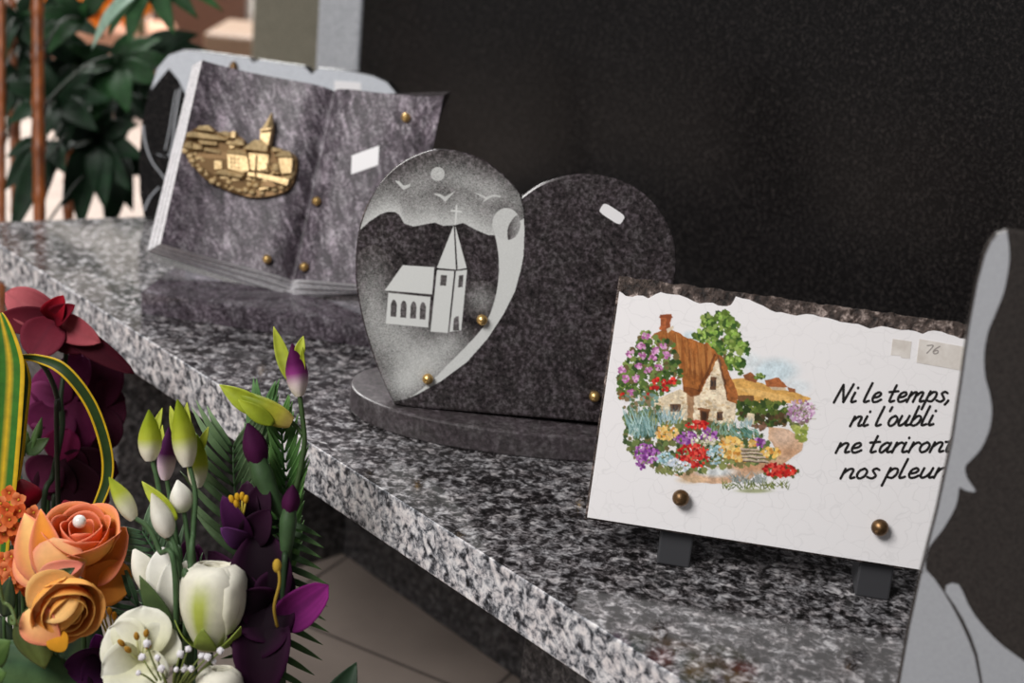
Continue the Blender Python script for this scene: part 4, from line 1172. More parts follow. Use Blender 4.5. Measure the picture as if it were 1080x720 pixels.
def lime_bud(x0, y0, x1, y1, wpx, dep, stem_pts, label, cols=None, hooks=(), name='lime_bud'):
    """bud with its pale mouth at (x0, y0), green point at (x1, y1)"""
    t = thing(name, label, 'flower bud', holder_base(*stem_pts[-1], dep), 'white and purple bouquet')
    a = P(x0, y0, dep); b = P(x1, y1, dep)
    lathe_bud(t, 'bud', a, b, wpx * .5 * dep / FOC, cols or [(0, CREAM), (.22, c8(234, 228, 204)), (.42, LG2), (.7, LG), (1, c8(120, 138, 28))], fat=.42)
    for hx_, hy_, tx_, ty_, w_ in hooks:
        px_petal(t, 'sepal', hx_, hy_, tx_, ty_, dep, w_, LG, LG2, dz=-.004, base_dz=-.002, bow=.04, cup=.15, shape='leaf', mat=LEAF)
    p0 = P(stem_pts[0][0], stem_pts[0][1], dep)
    stem(t, [p0] + [P(x, y, dep) for x, y in stem_pts[1:]] + [V(holder_base(*stem_pts[-1], dep))], .0018, .0024, c8(70, 96, 62))
    return t


lime_bud(158, 486, 157, 432, 24, 1.10, [(160, 484), (166, 508), (174, 560), (186, 640)], 'lime green bud with white mouth, leftmost of the upright bud cluster', hooks=((158, 470, 170, 430, 10),))
lime_bud(198, 492, 187, 421, 25, 1.10, [(199, 488), (206, 520), (204, 560), (200, 640)], 'tallest lime green bud with white mouth in the upright bud cluster', hooks=((192, 470, 178, 428, 12), (196, 470, 196, 424, 12)))
lime_bud(208, 514, 208, 458, 21, 1.12, [(206, 510), (204, 540), (203, 580), (203, 640)], 'lime green bud right of the tallest one, its tip hooked', hooks=((208, 480, 219, 450, 9), (212, 500, 204, 462, 10)))
lime_bud(174, 506, 178, 450, 19, 1.13, [(176, 506), (180, 530), (186, 570), (190, 640)], 'pale bud with purple side and thin green sepal between two lime buds',
         cols=[(0, c8(226, 210, 220)), (.25, c8(220, 196, 212)), (.5, c8(96, 40, 96)), (1, c8(64, 24, 66))], hooks=((170, 490, 170, 448, 9),), name='purple_white_bud')
lime_bud(141, 548, 115, 503, 20, 1.09, [(142, 546), (156, 556), (168, 580), (186, 640)], 'split lime bud with cream tip leaning left above the orange rose',
         cols=[(0, c8(236, 230, 210)), (.3, c8(226, 222, 190)), (.6, LG2), (1, LG)], hooks=((140, 548, 117, 507, 10),))
lime_bud(178, 566, 160, 520, 24, 1.09, [(180, 564), (186, 580), (192, 610), (196, 650)], 'white bud with yellow green leaf leaning left below the upright buds',
         cols=[(0, CREAM), (.5, c8(236, 232, 220)), (1, c8(220, 214, 196))], hooks=((186, 548, 148, 508, 17),), name='white_bud')
lime_bud(193, 540, 187, 506, 24, 1.10, [(194, 540), (197, 560), (200, 590), (200, 650)], 'pleated white bud with no green, centre of the bud cluster',
         cols=[(0, c8(200, 210, 170)), (.3, CREAM), (1, c8(242, 240, 232))], name='white_bud')

# tall bud at the top with its stem, and the drooping one on the same spray
dp = 1.14
t = thing('bud_spray', 'tall stem topped by purple and white bud, with a drooping olive bud below', 'flower bud', holder_base(300, 640, dp), 'white and purple bouquet')
lathe_bud(t, 'bud', P(316, 418, dp), P(308, 362, dp), 11.5 * dp / FOC, [(0, c8(236, 226, 214)), (.22, c8(232, 214, 214)), (.42, c8(150, 60, 132)), (.62, c8(96, 24, 82)), (1, c8(70, 18, 60))], fat=.45)
px_petal(t, 'sepal', 306, 402, 288, 344, dp, 15, c8(140, 152, 40), LG2, dz=-.002, bow=-.06, cup=.2, shape='leaf', mat=LEAF)
px_petal(t, 'sepal', 314, 380, 320, 354, dp, 11, LG, LG2, dz=.0, bow=.05, cup=.2, shape='leaf', mat=LEAF)
px_petal(t, 'sepal', 317, 416, 320, 366, dp, 8, c8(150, 150, 50), LG, dz=.004, bow=-.05, cup=.2, shape='leaf', mat=LEAF)
stem(t, [P(316, 417, dp), P(319, 440, dp), P(321, 468, dp), P(315, 502, dp), P(305, 540, dp), P(298, 600, dp), V(holder_base(300, 640, dp))], .0019, .0026, c8(60, 82, 44))
lathe_bud(t, 'drooping_bud', P(309, 445, dp) + TOC * .006, P(240, 408, dp) + TOC * .012, 12.5 * dp / FOC, [(0, c8(196, 170, 96)), (.22, c8(164, 160, 46)), (.55, c8(126, 140, 24)), (1, c8(150, 164, 44))], mat=LEAF, fat=.38)
px_petal(t, 'sepal', 285, 436, 235, 405, dp, 22, c8(128, 142, 26), c8(170, 182, 50), dz=.014, base_dz=.012, bow=.05, cup=.2, shape='leaf', mat=LEAF)
px_petal(t, 'sepal', 292, 446, 255, 420, dp, 17, c8(112, 126, 22), c8(160, 172, 44), dz=.018, base_dz=.014, bow=.06, cup=.15, shape='leaf', mat=LEAF)
stem(t, [P(308, 444, dp) + TOC * .006, P(313, 450, dp), P(319, 458, dp)], .0018, .0018, c8(60, 82, 44), 'twig')

# dark purple buds in green cups
for (x0, y0, x1, y1, w, dep, lab, cup, bot) in ((276, 500, 261, 446, 26, 1.12, 'dark purple bud in green cup, above the purple lily', ((300, 545), (256, 478)), (305, 580)),
                                           (304, 548, 309, 511, 19, 1.10, 'slim purple bud in green cup at the right of the purple lily', ((300, 590), (303, 530)), (298, 640))):
    t = thing('purple_bud', lab, 'flower bud', holder_base(*bot, dep), 'white and purple bouquet')
    lathe_bud(t, 'bud', P(x0, y0, dep), P(x1, y1, dep), w * .5 * dep / FOC, [(0, DP), (.5, c8(74, 22, 62)), (1, c8(58, 16, 50))], fat=.55)
    (cx0, cy0), (cx1, cy1) = cup
    m = MB(); q = spline([P(cx0, cy0, dep), P((cx0 + x0) / 2, (cy0 + y0) / 2 + 6, dep), P(x0, y0, dep), P((x0 + x1) / 2, (y0 + y1) / 2, dep)], 6)
    m.tube(q, [(0.0024 + (w * .46 * dep / FOC - .0024) * math.sin(min(1, i / (len(q) - 7)) * math.pi / 2) ** 1.4) if i < len(q) - 6 else w * .46 * dep / FOC * (1 - .08 * (i - len(q) + 7)) for i in range(len(q))], c8(58, 82, 50), 12, cap=False)
    m.build('cup', LEAF, t, smooth=True, solid=.0005)
    stem(t, [P(cx0, cy0, dep), P(bot[0], bot[1], dep), V(holder_base(*bot, dep))], .0022, .0026, DKSTEM)

# ---- dark purple lilies
PU0 = c8(20, 6, 17); PU1 = c8(46, 13, 39); PU2 = c8(74, 26, 74)


def stamens(t, x, y, dep, tips, base_dz, tip_dz, col=c8(206, 160, 40)):
    for tx_, ty_ in tips:
        a = P(x, y, dep) + TOC * base_dz; b = P(tx_, ty_, dep) + TOC * tip_dz
        m = MB(); m.tube([a, b], .0008, c8(190, 170, 70), 6); m.ball(b, .0022, col, axis=b - a, squash=1.6); m.build('stamen', PETAL, t, smooth=True)


dp = 1.11
t = thing('purple_lily', 'dark purple lily with yellow stamens, open towards the top of the bouquet', 'flower', holder_base(272, 600, dp), 'white and purple bouquet')
for x1, y1, w_, dz, a_, b_ in ((238, 521, 26, .012, PU1, PU2), (258, 508, 30, -.012, PU0, PU1), (278, 508, 34, -.008, PU0, PU1), (286, 536, 34, .008, PU0, PU1), (262, 522, 26, -.016, PU0, PU1), (238, 553, 22, .02, PU1, c8(104, 56, 112))):
    px_petal(t, 'petal', 262, 572, x1, y1, dp, w_, a_, b_, dz=dz, bow=.1, cup=.22, shape='oval')
stamens(t, 258, 548, dp, ((248, 524), (254, 522), (259, 521), (263, 524), (253, 529)), .01, .014)
stem(t, down_to_floor(P(264, 574, dp)), .002, .0026, DKSTEM)
dp = 1.10
t = thing('purple_lily', 'largest dark purple lily with drooping petals, right of the white rose', 'flower', holder_base(285, 650, dp), 'white and purple bouquet')
for x1, y1, w_, dz, a_, b_, bw in ((272, 560, 66, -.01, PU0, c8(22, 5, 18), .1), (302, 600, 44, -.006, PU0, c8(22, 5, 18), .1), (258, 622, 46, .01, PU0, c8(22, 5, 18), .12), (300, 674, 60, .012, PU0, c8(22, 5, 18), .12), (260, 692, 66, .016, PU0, c8(22, 5, 18), .1),
                              (214, 585, 32, -.02, PU0, PU1, .1), (280, 734, 60, .02, PU0, c8(36, 10, 30), .1)):
    px_petal(t, 'petal', 282, 640, x1, y1, dp, w_, a_, b_, dz=dz, bow=bw, cup=.2, shape='oval', ruffle=.05, edge=c8(50, 14, 44))
px_petal(t, 'petal', 294, 658, 350, 612, dp, 40, c8(44, 14, 44), c8(150, 42, 130), dz=.02, bow=.16, cup=.22, shape='round', vein=c8(84, 24, 76), nu=14)
m = MB(); m.tube(spline([P(297, 655, dp) + TOC * .02, P(296, 632, dp) + TOC * .03, P(302, 606, dp) + TOC * .032, P(299, 588, dp) + TOC * .03], 5), [.0012] * 15 + [.002], c8(170, 140, 56), 8)
m.ball(P(299, 590, dp) + TOC * .03, .0034, c8(196, 160, 60), axis=CU, squash=1.6); m.build('pistil', PETAL, t, smooth=True)
stem(t, down_to_floor(P(284, 650, dp)), .0022, .0028, DKSTEM)
dp = 1.12
t = thing('purple_lily', 'purple lily peeping out left below the open white flower', 'flower', holder_base(115, 700, dp), 'white and purple bouquet')
for x1, y1, w_, dz, a_, b_ in ((102, 668, 30, .004, PU1, c8(120, 40, 126)), (70, 700, 40, .006, PU1, PU2), (92, 722, 44, .01, PU0, PU2), (160, 640, 30, -.016, PU0, PU1), (120, 735, 44, .006, PU0, PU1)):
    px_petal(t, 'petal', 118, 700, x1, y1, dp, w_, a_, b_, dz=dz, bow=.1, cup=.18, shape='oval', ruffle=.05)
stamens(t, 122, 690, dp, ((114, 645), (120, 641), (110, 647), (125, 646)), .0, .012, c8(214, 150, 46))
stem(t, down_to_floor(P(118, 702, dp)), .002, .0026, DKSTEM)
dp = 1.14
t = thing('purple_lily', 'dim purple petals showing between the white rose and the buds', 'flower', holder_base(215, 600, dp), 'white and purple bouquet')
for x1, y1, w_ in ((196, 568, 30), (236, 590, 36), (170, 640, 30), (208, 574, 28)):
    px_petal(t, 'petal', 206, 640, x1, y1, dp, w_, PU0, c8(76, 22, 66), dz=-.004, bow=.1, cup=.18, shape='oval')
stem(t, down_to_floor(P(206, 642, dp)), .002, .0026, DKSTEM)

# ---- baby's breath
dp = 1.05
t = thing('gypsophila_sprig', 'sprig of tiny white ball blossoms in front of the white flowers', 'sprig', holder_base(185, 730, dp), 'white and purple bouquet')
rb = random.Random(2)
for x, y, r_ in ((159, 675, 7), (151, 692, 7), (170, 690, 6), (174, 701, 7), (191, 689, 7), (201, 682, 6), (196, 703, 7), (205, 702, 6), (214, 690, 6), (221, 691, 7), (233, 686, 6.5), (189, 703, 5), (226, 697, 5), (150, 706, 5)):
    c_ = P(x, y, dp) + TOC * rb.uniform(0, .012)
    m = MB(); m.ball(c_, r_ * .5 * dp / FOC * 1.15, c8(240, 236, 240), 10, 7)
    for _ in range(9):
        v_ = V((rb.uniform(-1, 1), rb.uniform(-1, 1), rb.uniform(-1, 1))).normalized(); m.ball(c_ + v_ * r_ * .42 * dp / FOC, r_ * .26 * dp / FOC, c8(244, 240, 244), 7, 5)
    m.build('blossom', PETAL, t, smooth=True, weld=False)
    stem(t, [c_, (c_ + P(180 + (x - 180) * .4, 716, dp)) / 2 + TOC * .004, P(180 + (x - 180) * .25, 728, dp)], .0006, .0009, c8(110, 120, 60), 'twig', 6)
stem(t, down_to_floor(P(182, 726, dp)), .0012, .0018, STEMC)

# ---- fern fronds
def frond(label, pts, n, l0, l1, dep, side_spread, c0, c1, dz=0.0, w=0.0042, group='fern fronds', up=None):
    q = [P(x, y, dep) + TOC * dz for x, y in pts]; sp = spline(q, 10)
    t = thing('fern_frond', label, 'fern', (sp[0].x, sp[0].y, FLOOR_Z), group)
    m = MB()
    for i in range(n):
        f = (i + .6) / n; k_ = f * (len(sp) - 1); a = sp[int(k_)].lerp(sp[min(len(sp) - 1, int(k_) + 1)], k_ - int(k_))
        tg = (sp[min(len(sp) - 1, int(k_) + 1)] - sp[max(0, int(k_) - 1)]).normalized(); sd = tg.cross(TOC).normalized()
        ln = l0 + (l1 - l0) * f
        ln *= math.sin(math.pi * (0.25 + .6 * f)) ** .5
        for s_ in (-1, 1):
            dirv = (tg * math.cos(side_spread) + sd * (s_ * math.sin(side_spread)) + TOC * RND.uniform(-.1, .2)).normalized()
            petal(m, a, a + dirv * ln * RND.uniform(.9, 1.08), w, nrm=TOC + sd * s_ * .5 + V((0, 0, .3)), bow=.10, cup=.12, c0=c0, c1=c1, shape='leaf', nu=4, nv=8)
    m.build('leaflets', LEAF, t, smooth=True, solid=.0005)
    b_ = sp[0]
    stem(t, [sp[-1], sp[len(sp) // 2], b_, V((b_.x, b_.y, (b_.z + FLOOR_Z) / 2)), V((b_.x, b_.y, FLOOR_Z))], .0008, .002, c0)
    return t


FG0, FG1, FG2 = c8(62, 88, 56), c8(100, 126, 84), c8(124, 148, 108)
frond('broad fern frond with long green leaflets behind the purple bud', [(262, 600), (252, 545), (246, 500), (246, 470)], 10, .08, .06, 1.16, .6, FG0, FG2, w=.0062)
frond('fine bright fern frond rising beside the stem of the tallest bud', [(298, 620), (298, 560), (302, 500), (296, 440)], 20, .05, .032, 1.15, .42, c8(56, 96, 46), c8(104, 148, 78), w=.0044)
frond('fern frond with upright leaflets in front of the ledge edge', [(270, 560), (272, 500), (276, 450), (278, 430)], 10, .05, .034, 1.17, .3, FG0, c8(92, 134, 78), w=.0056)
frond('hanging fern frond with spaced leaflets right of the dark lilies', [(300, 545), (296, 600), (290, 660), (276, 735)], 15, .036, .05, 1.13, 1.25, c8(40, 68, 38), c8(84, 114, 66), w=.0052)
frond('fern frond with narrow dark leaflets left of the white bloom', [(205, 660), (180, 610), (162, 580), (150, 560)], 10, .05, .04, 1.14, .8, c8(60, 90, 62), c8(128, 154, 124), w=.0048)
frond('fern frond lying low between the roses and the white flower', [(190, 690), (165, 660), (140, 635), (122, 615)], 8, .045, .04, 1.135, .5, c8(36, 60, 38), c8(84, 112, 84), w=.0042)
t = thing('dark_leaf', 'single dark green leaf tip rising from the bottom edge under the ledge', 'leaf', holder_base(352, 740, 1.08), None)
px_petal(t, 'blade', 345, 760, 376, 698, 1.08, 34, GRN_DD, c8(32, 54, 34), bow=.1, cup=.2, shape='leaf', mat=LEAF)
stem(t, down_to_floor(P(345, 759, 1.08)), .0018, .0024, DKSTEM)

# ------------------------------------------------------------------ orange roses
OR0, OR1, OR2, PKE = c8(238, 146, 46), c8(250, 194, 104), c8(252, 210, 140), c8(247, 150, 118)


def add_petals(t, cx, cy, dep, lst):
    for x0, y0, x1, y1, w_, ca, cb, ed, dz, bdz, bw, cu, sh in lst:
        px_petal(t, 'petal', x0, y0, x1, y1, dep, w_, ca, cb, dz=dz, base_dz=bdz, bow=bw, cup=cu, shape=sh, edge=ed, nu=10)


dp = 1.13; k_ = dp / FOC
t = thing('orange_rose', 'large open orange rose with a pearl at its heart', 'flower', holder_base(80, 610, dp), 'orange roses')
ctr = P(88, 588, dp); ax = D(.12, .8, .55).normalized()
rose_head(t, ctr, ax, 30 * k_, 46 * k_, [
    (12 * k_, 3, 46 * k_, 0, OR0, c8(226, 104, 52), PKE, .3), (19 * k_, 3, 48 * k_, .001, OR0, c8(232, 116, 62), PKE, 1.1),
    (26 * k_, 4, 50 * k_, .003, OR0, c8(238, 140, 74), c8(238, 140, 110), .2), (33 * k_, 4, 48 * k_, .006, OR0, OR1, PKE, .9)], TOC)
add_petals(t, 0, 0, dp, [
    (70, 612, 34, 538, 52, OR1, OR2, PKE, .018, .02, .08, .16, 'leaf'), (72, 610, 55, 532, 36, OR0, c8(246, 168, 74), PKE, .028, .026, .06, .2, 'leaf'),
    (78, 612, 72, 560, 56, OR1, c8(250, 196, 144), c8(246, 164, 134), .036, .03, .1, -.12, 'round'),
    (68, 612, 28, 574, 44, OR2, c8(248, 190, 124), PKE, .016, .024, .1, .1, 'round'), (96, 612, 132, 556, 44, OR0, c8(226, 132, 66), PKE, -.002, .004, .1, .25, 'oval'),
    (92, 606, 138, 616, 50, c8(206, 120, 44), c8(214, 140, 60), None, -.004, .006, .1, .2, 'round'), (60, 598, 104, 586, 22, c8(248, 170, 140), c8(240, 140, 122), None, .04, .038, .1, .15, 'oval'),
    (60, 612, 36, 604, 30, c8(236, 160, 110), c8(238, 150, 120), None, .016, .014, .1, .2, 'oval')])
m = MB(); m.ball(ctr + ax * 52 * k_ + TOC * .004, 7 * k_, n=20, m=14); m.build('pearl', PEARL, t, smooth=True)
stem(t, down_to_floor(ctr), .002, .0026, STEMC)

dp = 1.09; k_ = dp / FOC
t = thing('orange_rose', 'half open apricot rose turned to the lower right, below the pearled rose', 'flower', holder_base(75, 650, dp), 'orange roses')
ctr = P(66, 626, dp); ax = D(.42, -.42, .8).normalized()
rose_head(t, ctr, ax, 28 * k_, 40 * k_, [
    (7 * k_, 2, 40 * k_, 0, OR0, c8(226, 158, 70), c8(236, 170, 84), .3), (12 * k_, 3, 41 * k_, 0, OR0, c8(220, 140, 56), c8(232, 164, 84), 1.1),
    (18 * k_, 3, 42 * k_, .0, c8(196, 96, 28), c8(226, 130, 50), OR1, .2), (25 * k_, 3, 41 * k_, .001, c8(196, 96, 28), c8(230, 136, 60), OR1, .9), (33 * k_, 4, 38 * k_, .004, OR0, OR1, c8(240, 170, 96), .3)], TOC)
add_petals(t, 0, 0, dp, [
    (44, 640, 88, 606, 56, OR2, c8(240, 180, 104), None, .016, .02, .2, .2, 'round'), (50, 655, 98, 630, 30, c8(232, 148, 64), OR1, None, .02, .024, .12, -.1, 'oval'),
    (40, 636, 72, 672, 40, OR2, c8(240, 150, 100), PKE, .022, .018, .14, .2, 'oval'), (68, 660, 78, 680, 24, c8(218, 150, 40), c8(212, 150, 40), None, .024, .022, .1, .1, 'oval')])
for x0, y0, x1, y1, w_ in ((62, 610, 34, 620, 16), (60, 610, 84, 596, 14), (50, 612, 42, 640, 16)):
    px_petal(t, 'sepal', x0, y0, x1, y1, dp, w_, GRN_D, c8(52, 74, 44), dz=.012, base_dz=.012, bow=.1, cup=.15, shape='leaf', mat=LEAF)
stem(t, down_to_floor(P(56, 622, dp) - TOC * .006), .002, .0026, STEMC)

# small orange clusters at the left edge
for (cx, cy, rr, n, dep, lab) in ((14, 545, 26, 16, 1.16, 'cluster of small orange florets at the left edge, beside the pearled rose'), (24, 600, 22, 13, 1.13, 'lower cluster of small pinkish orange florets at the left edge')):
    t = thing('orange_floret_cluster', lab, 'flower', holder_base(cx, cy + 20, dep), 'orange roses')
    for i in range(n):
        an = i * 2.4; r_ = rr * math.sqrt((i + .5) / n); x, y = cx + r_ * math.cos(an), cy + r_ * math.sin(an)
        c_ = P(x, y, dep) + TOC * (.018 * (1 - (r_ / rr) ** 2)); k_ = dep / FOC; m = MB()
        col = [c8(224, 120, 60), c8(232, 146, 96), c8(206, 96, 50)][i % 3]
        for j in range(4):
            a2 = an + j * math.pi / 2; petal(m, c_, c_ + D(math.cos(a2), math.sin(a2), .25) * 9 * k_, 9 * k_, c0=c8(190, 80, 40), c1=col, shape='round', bow=.15, cup=.1, nu=4, nv=5)
        m.ball(c_ + TOC * .001, .0012, c8(214, 170, 60), 6, 4)
        m.build('floret', PETAL, t, smooth=True)
    stem(t, down_to_floor(P(cx, cy + 4, dep)), .002, .0026, STEMC)

# green leaves of the rose arrangement
for nm, x0, y0, x1, y1, w_, dep, ca, cb, lab, kw in (
    ('rose_leaf', 32, 640, 52, 702, 50, 1.10, c8(48, 60, 26), c8(84, 92, 40), 'olive green leaf hanging under the apricot rose', dict(dz=.01)),
    ('rose_leaf', -30, 700, 110, 730, 76, 1.12, c8(38, 66, 40), c8(62, 92, 56), 'broad green leaf along the bottom edge under the roses', dict(dz=.0)),
    ('rose_leaf', -20, 700, 16, 672, 34, 1.05, c8(54, 82, 36), c8(84, 112, 54), 'small bright green leaf at the left edge, upper of two', dict(dz=.01)),
    ('rose_leaf', -24, 715, 12, 706, 34, 1.04, c8(54, 82, 36), c8(78, 108, 52), 'small bright green leaf in the bottom left corner, lower of two', dict(dz=.01)),
    ('rose_leaf', 4, 650, 14, 606, 22, 1.11, GRN_DD, c8(40, 54, 30), 'dark narrow leaf pointing up between the lower florets', dict(dz=.006)),
    ('rose_leaf', 2, 700, -4, 645, 40, 1.14, c8(14, 24, 16), c8(28, 42, 26), 'dark leaf at the left edge below the florets', dict(dz=.0)),
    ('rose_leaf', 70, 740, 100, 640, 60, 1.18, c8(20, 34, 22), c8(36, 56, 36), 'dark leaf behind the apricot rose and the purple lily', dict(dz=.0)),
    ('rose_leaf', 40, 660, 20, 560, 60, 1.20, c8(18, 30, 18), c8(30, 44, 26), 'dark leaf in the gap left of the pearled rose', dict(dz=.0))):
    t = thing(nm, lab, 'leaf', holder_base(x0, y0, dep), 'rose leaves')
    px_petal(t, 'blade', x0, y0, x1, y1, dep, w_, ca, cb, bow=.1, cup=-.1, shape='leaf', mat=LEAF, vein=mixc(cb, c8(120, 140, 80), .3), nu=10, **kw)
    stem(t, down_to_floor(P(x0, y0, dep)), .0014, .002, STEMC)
t = thing('curly_tendril', 'thin curled green tendril at the left edge among the rose leaves', 'tendril', holder_base(-5, 640, 1.06))
stem(t, [P(18, 660, 1.06), P(16, 652, 1.06) + TOC * .003, P(12, 650, 1.06), P(12, 656, 1.06), P(18, 656, 1.06) + TOC * .004, P(12, 642, 1.06), P(4, 636, 1.06), P(-6, 640, 1.06), V(holder_base(-5, 640, 1.06))], .0011, .0013, c8(96, 116, 66))

# ------------------------------------------------------------------ orchids and striped leaves
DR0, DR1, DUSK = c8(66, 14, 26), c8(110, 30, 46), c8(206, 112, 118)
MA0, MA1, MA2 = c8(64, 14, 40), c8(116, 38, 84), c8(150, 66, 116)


def orchid(label, cx, cy, dep, petals, lip=None, end=(50, 640), group='orchids'):
    t = thing('orchid', label, 'flower', holder_base(*end, dep), group)
    for x1, y1, w_, a_, b_, dz, bw, sh in petals:
        px_petal(t, 'petal', cx, cy, x1, y1, dep, w_, a_, b_, dz=dz, bow=bw, cup=.12, shape=sh, ruffle=.03, vein=mixc(b_, c8(40, 8, 20), .3), nu=12)
    if lip:
        for x1, y1, w_, c_ in lip:
            px_petal(t, 'lip', cx, cy, x1, y1, dep, w_, c8(90, 6, 24), c_, dz=.02, base_dz=.008, bow=.2, cup=.3, shape='oval')
    return t


dp = 1.34
t = orchid('dusky red orchid, topmost, against the edge of the granite ledge', 60, 338, dp, [
    (2, 308, 40, DR1, DUSK, -.01, .12, 'oval'), (-6, 338, 30, DR0, DR1, .0, .1, 'oval'), (40, 376, 46, DR1, c8(122, 46, 62), .02, .12, 'round'), (110, 361, 30, DR1, c8(186, 92, 100), .012, .1, 'oval'),
    (142, 394, 26, DR0, c8(66, 16, 30), .0, .06, 'oval'), (90, 372, 40, DR0, c8(76, 18, 34), .004, .1, 'oval')], [(74, 312, 26, c8(160, 14, 34)), (86, 322, 22, c8(120, 14, 34))])
stem(t, [P(62, 340, dp) - TOC * .006, P(66, 372, dp) - TOC * .01, P(64, 420, dp), P(66, 450, dp), P(56, 500, dp), P(45, 560, dp), V(holder_base(45, 600, dp))], .0022, .003, c8(36, 50, 30))
dp = 1.38
t = orchid('magenta purple orchid seen from behind, below the dusky red one', 68, 428, dp, [
    (48, 386, 46, MA0, MA1, .004, .12, 'round'), (24, 424, 50, MA0, MA2, .008, .12, 'round'), (84, 372, 40, MA0, MA1, -.006, .1, 'round'), (48, 462, 56, MA0, MA1, .012, .12, 'round'), (98, 470, 52, MA0, c8(96, 26, 66), .008, .1, 'round')])
stem(t, [P(68, 428, dp) + TOC * .008, P(66, 446, dp) + TOC * .01, P(60, 480, dp), P(50, 540, dp), V(holder_base(50, 600, dp))], .0022, .0028, c8(46, 66, 36))
dp = 1.41
t = orchid('dark maroon orchid right of the magenta one', 104, 430, dp, [
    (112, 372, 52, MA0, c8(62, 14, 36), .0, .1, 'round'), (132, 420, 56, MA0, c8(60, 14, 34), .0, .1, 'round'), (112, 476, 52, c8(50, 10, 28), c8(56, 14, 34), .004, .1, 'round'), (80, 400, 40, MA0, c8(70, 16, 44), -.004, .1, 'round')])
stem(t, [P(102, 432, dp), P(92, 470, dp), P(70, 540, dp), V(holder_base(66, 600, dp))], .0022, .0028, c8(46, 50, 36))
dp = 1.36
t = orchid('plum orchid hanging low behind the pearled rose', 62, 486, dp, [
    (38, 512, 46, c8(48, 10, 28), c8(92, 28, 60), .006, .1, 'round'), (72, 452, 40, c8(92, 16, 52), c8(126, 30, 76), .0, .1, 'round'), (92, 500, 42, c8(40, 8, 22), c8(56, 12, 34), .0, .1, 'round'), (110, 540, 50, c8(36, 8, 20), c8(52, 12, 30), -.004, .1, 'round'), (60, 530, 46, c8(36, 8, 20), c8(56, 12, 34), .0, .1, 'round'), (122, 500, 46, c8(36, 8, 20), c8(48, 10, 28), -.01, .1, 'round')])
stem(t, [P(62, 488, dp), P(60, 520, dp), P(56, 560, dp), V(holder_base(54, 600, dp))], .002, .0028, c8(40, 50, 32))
dp = 1.27
t = orchid('rosy orchid cut by the left edge beside the striped leaf', -14, 388, dp, [
    (12, 388, 64, c8(104, 30, 56), c8(150, 66, 92), .01, .12, 'round'), (-16, 350, 40, MA0, MA1, .0, .1, 'round'), (-20, 430, 40, MA0, MA1, .0, .1, 'round')])
stem(t, down_to_floor(P(-14, 390, dp)), .002, .0028, c8(46, 60, 36))

# orchid leaf buds and red buds
t = thing('orchid_bud_stalk', 'short green stalk with small buds left of the magenta orchid', 'flower bud', holder_base(20, 560, 1.3), 'orchids')
stem(t, [P(28, 456, 1.3), P(24, 480, 1.3), P(18, 505, 1.3), V(holder_base(20, 560, 1.3))], .0022, .0026, c8(84, 112, 56))
lathe_bud(t, 'bud', P(22, 478, 1.3), P(27, 452, 1.3), .006, [(0, c8(86, 112, 60)), (1, c8(120, 140, 80))], LEAF)
lathe_bud(t, 'bud', P(34, 475, 1.3), P(44, 440, 1.3), .0042, [(0, c8(60, 88, 44)), (1, c8(84, 110, 60))], LEAF)
px_petal(t, 'leaf', 22, 512, 6, 494, 1.3, 18, c8(44, 82, 66), c8(70, 104, 86), bow=.1, cup=.1, shape='leaf', mat=LEAF)
px_petal(t, 'leaf', 28, 478, 52, 462, 1.3, 16, c8(44, 66, 34), c8(64, 84, 44), bow=.1, cup=.1, shape='leaf', mat=LEAF)
for x, y, rr, lab, dep in ((24, 522, 17, 'red rosebud at the left above the orange florets', 1.24), (70, 540, 13, 'red rosebud just above the pearled orange rose', 1.24)):
    t = thing('red_rosebud', lab, 'flower bud', holder_base(x, y + 20, dep), 'red rosebuds')
    lathe_bud(t, 'bud', P(x + 4, y + rr, dep), P(x - 2, y - rr, dep), rr * dep / FOC, [(0, c8(90, 8, 22)), (.5, c8(150, 18, 42)), (1, c8(120, 12, 34))], fat=.5)
    stem(t, down_to_floor(P(x + 4, y + rr, dep)), .0018, .0024, STEMC)


def striped(label, pts, dep, wpx, c_mid, c_edge, twist=0.0, dzs=None):
    t = thing('striped_leaf', label, 'leaf', holder_base(pts[0][0], pts[0][1], dep), 'striped leaves')
    q = spline([P(x, y, dep) + TOC * (dzs[i] if dzs else 0) for i, (x, y) in enumerate(pts)], 10)
    m = MB(); rows = []; cols = []; n = len(q)
    for i, p in enumerate(q):
        f = i / (n - 1); tg = (q[min(n - 1, i + 1)] - q[max(0, i - 1)]).normalized()
        sd = tg.cross(TOC).normalized(); sd = (sd * math.cos(twist * f) + TOC * math.sin(twist * f)).normalized(); nn = sd.cross(tg)
        w = wpx * dep / FOC / 2 * min(1, (1 - f) * 3.5 + .08) ** .7 * (0.55 + .45 * min(1, f * 3))
        for s_ in (-1, -.72, -.66, -.3, 0, .3, .66, .72, 1):
            rows.append(p + sd * (w * s_) + nn * (w * .25 * s_ * s_)); cols.append(c_edge if abs(s_) > .69 or (wpx > 15 and abs(s_) < .1) else c_mid)
    m.grid([rows[i * 9:(i + 1) * 9] for i in range(n)], cols); m.build('blade', LEAF, t, smooth=True, solid=.0005)
    m = MB()
    b_ = P(*pts[0], dep)
    stem(t, [b_, V((b_.x, b_.y, (b_.z + FLOOR_Z) / 2)), V((b_.x, b_.y, FLOOR_Z))], .0022, .0026, STEMC)


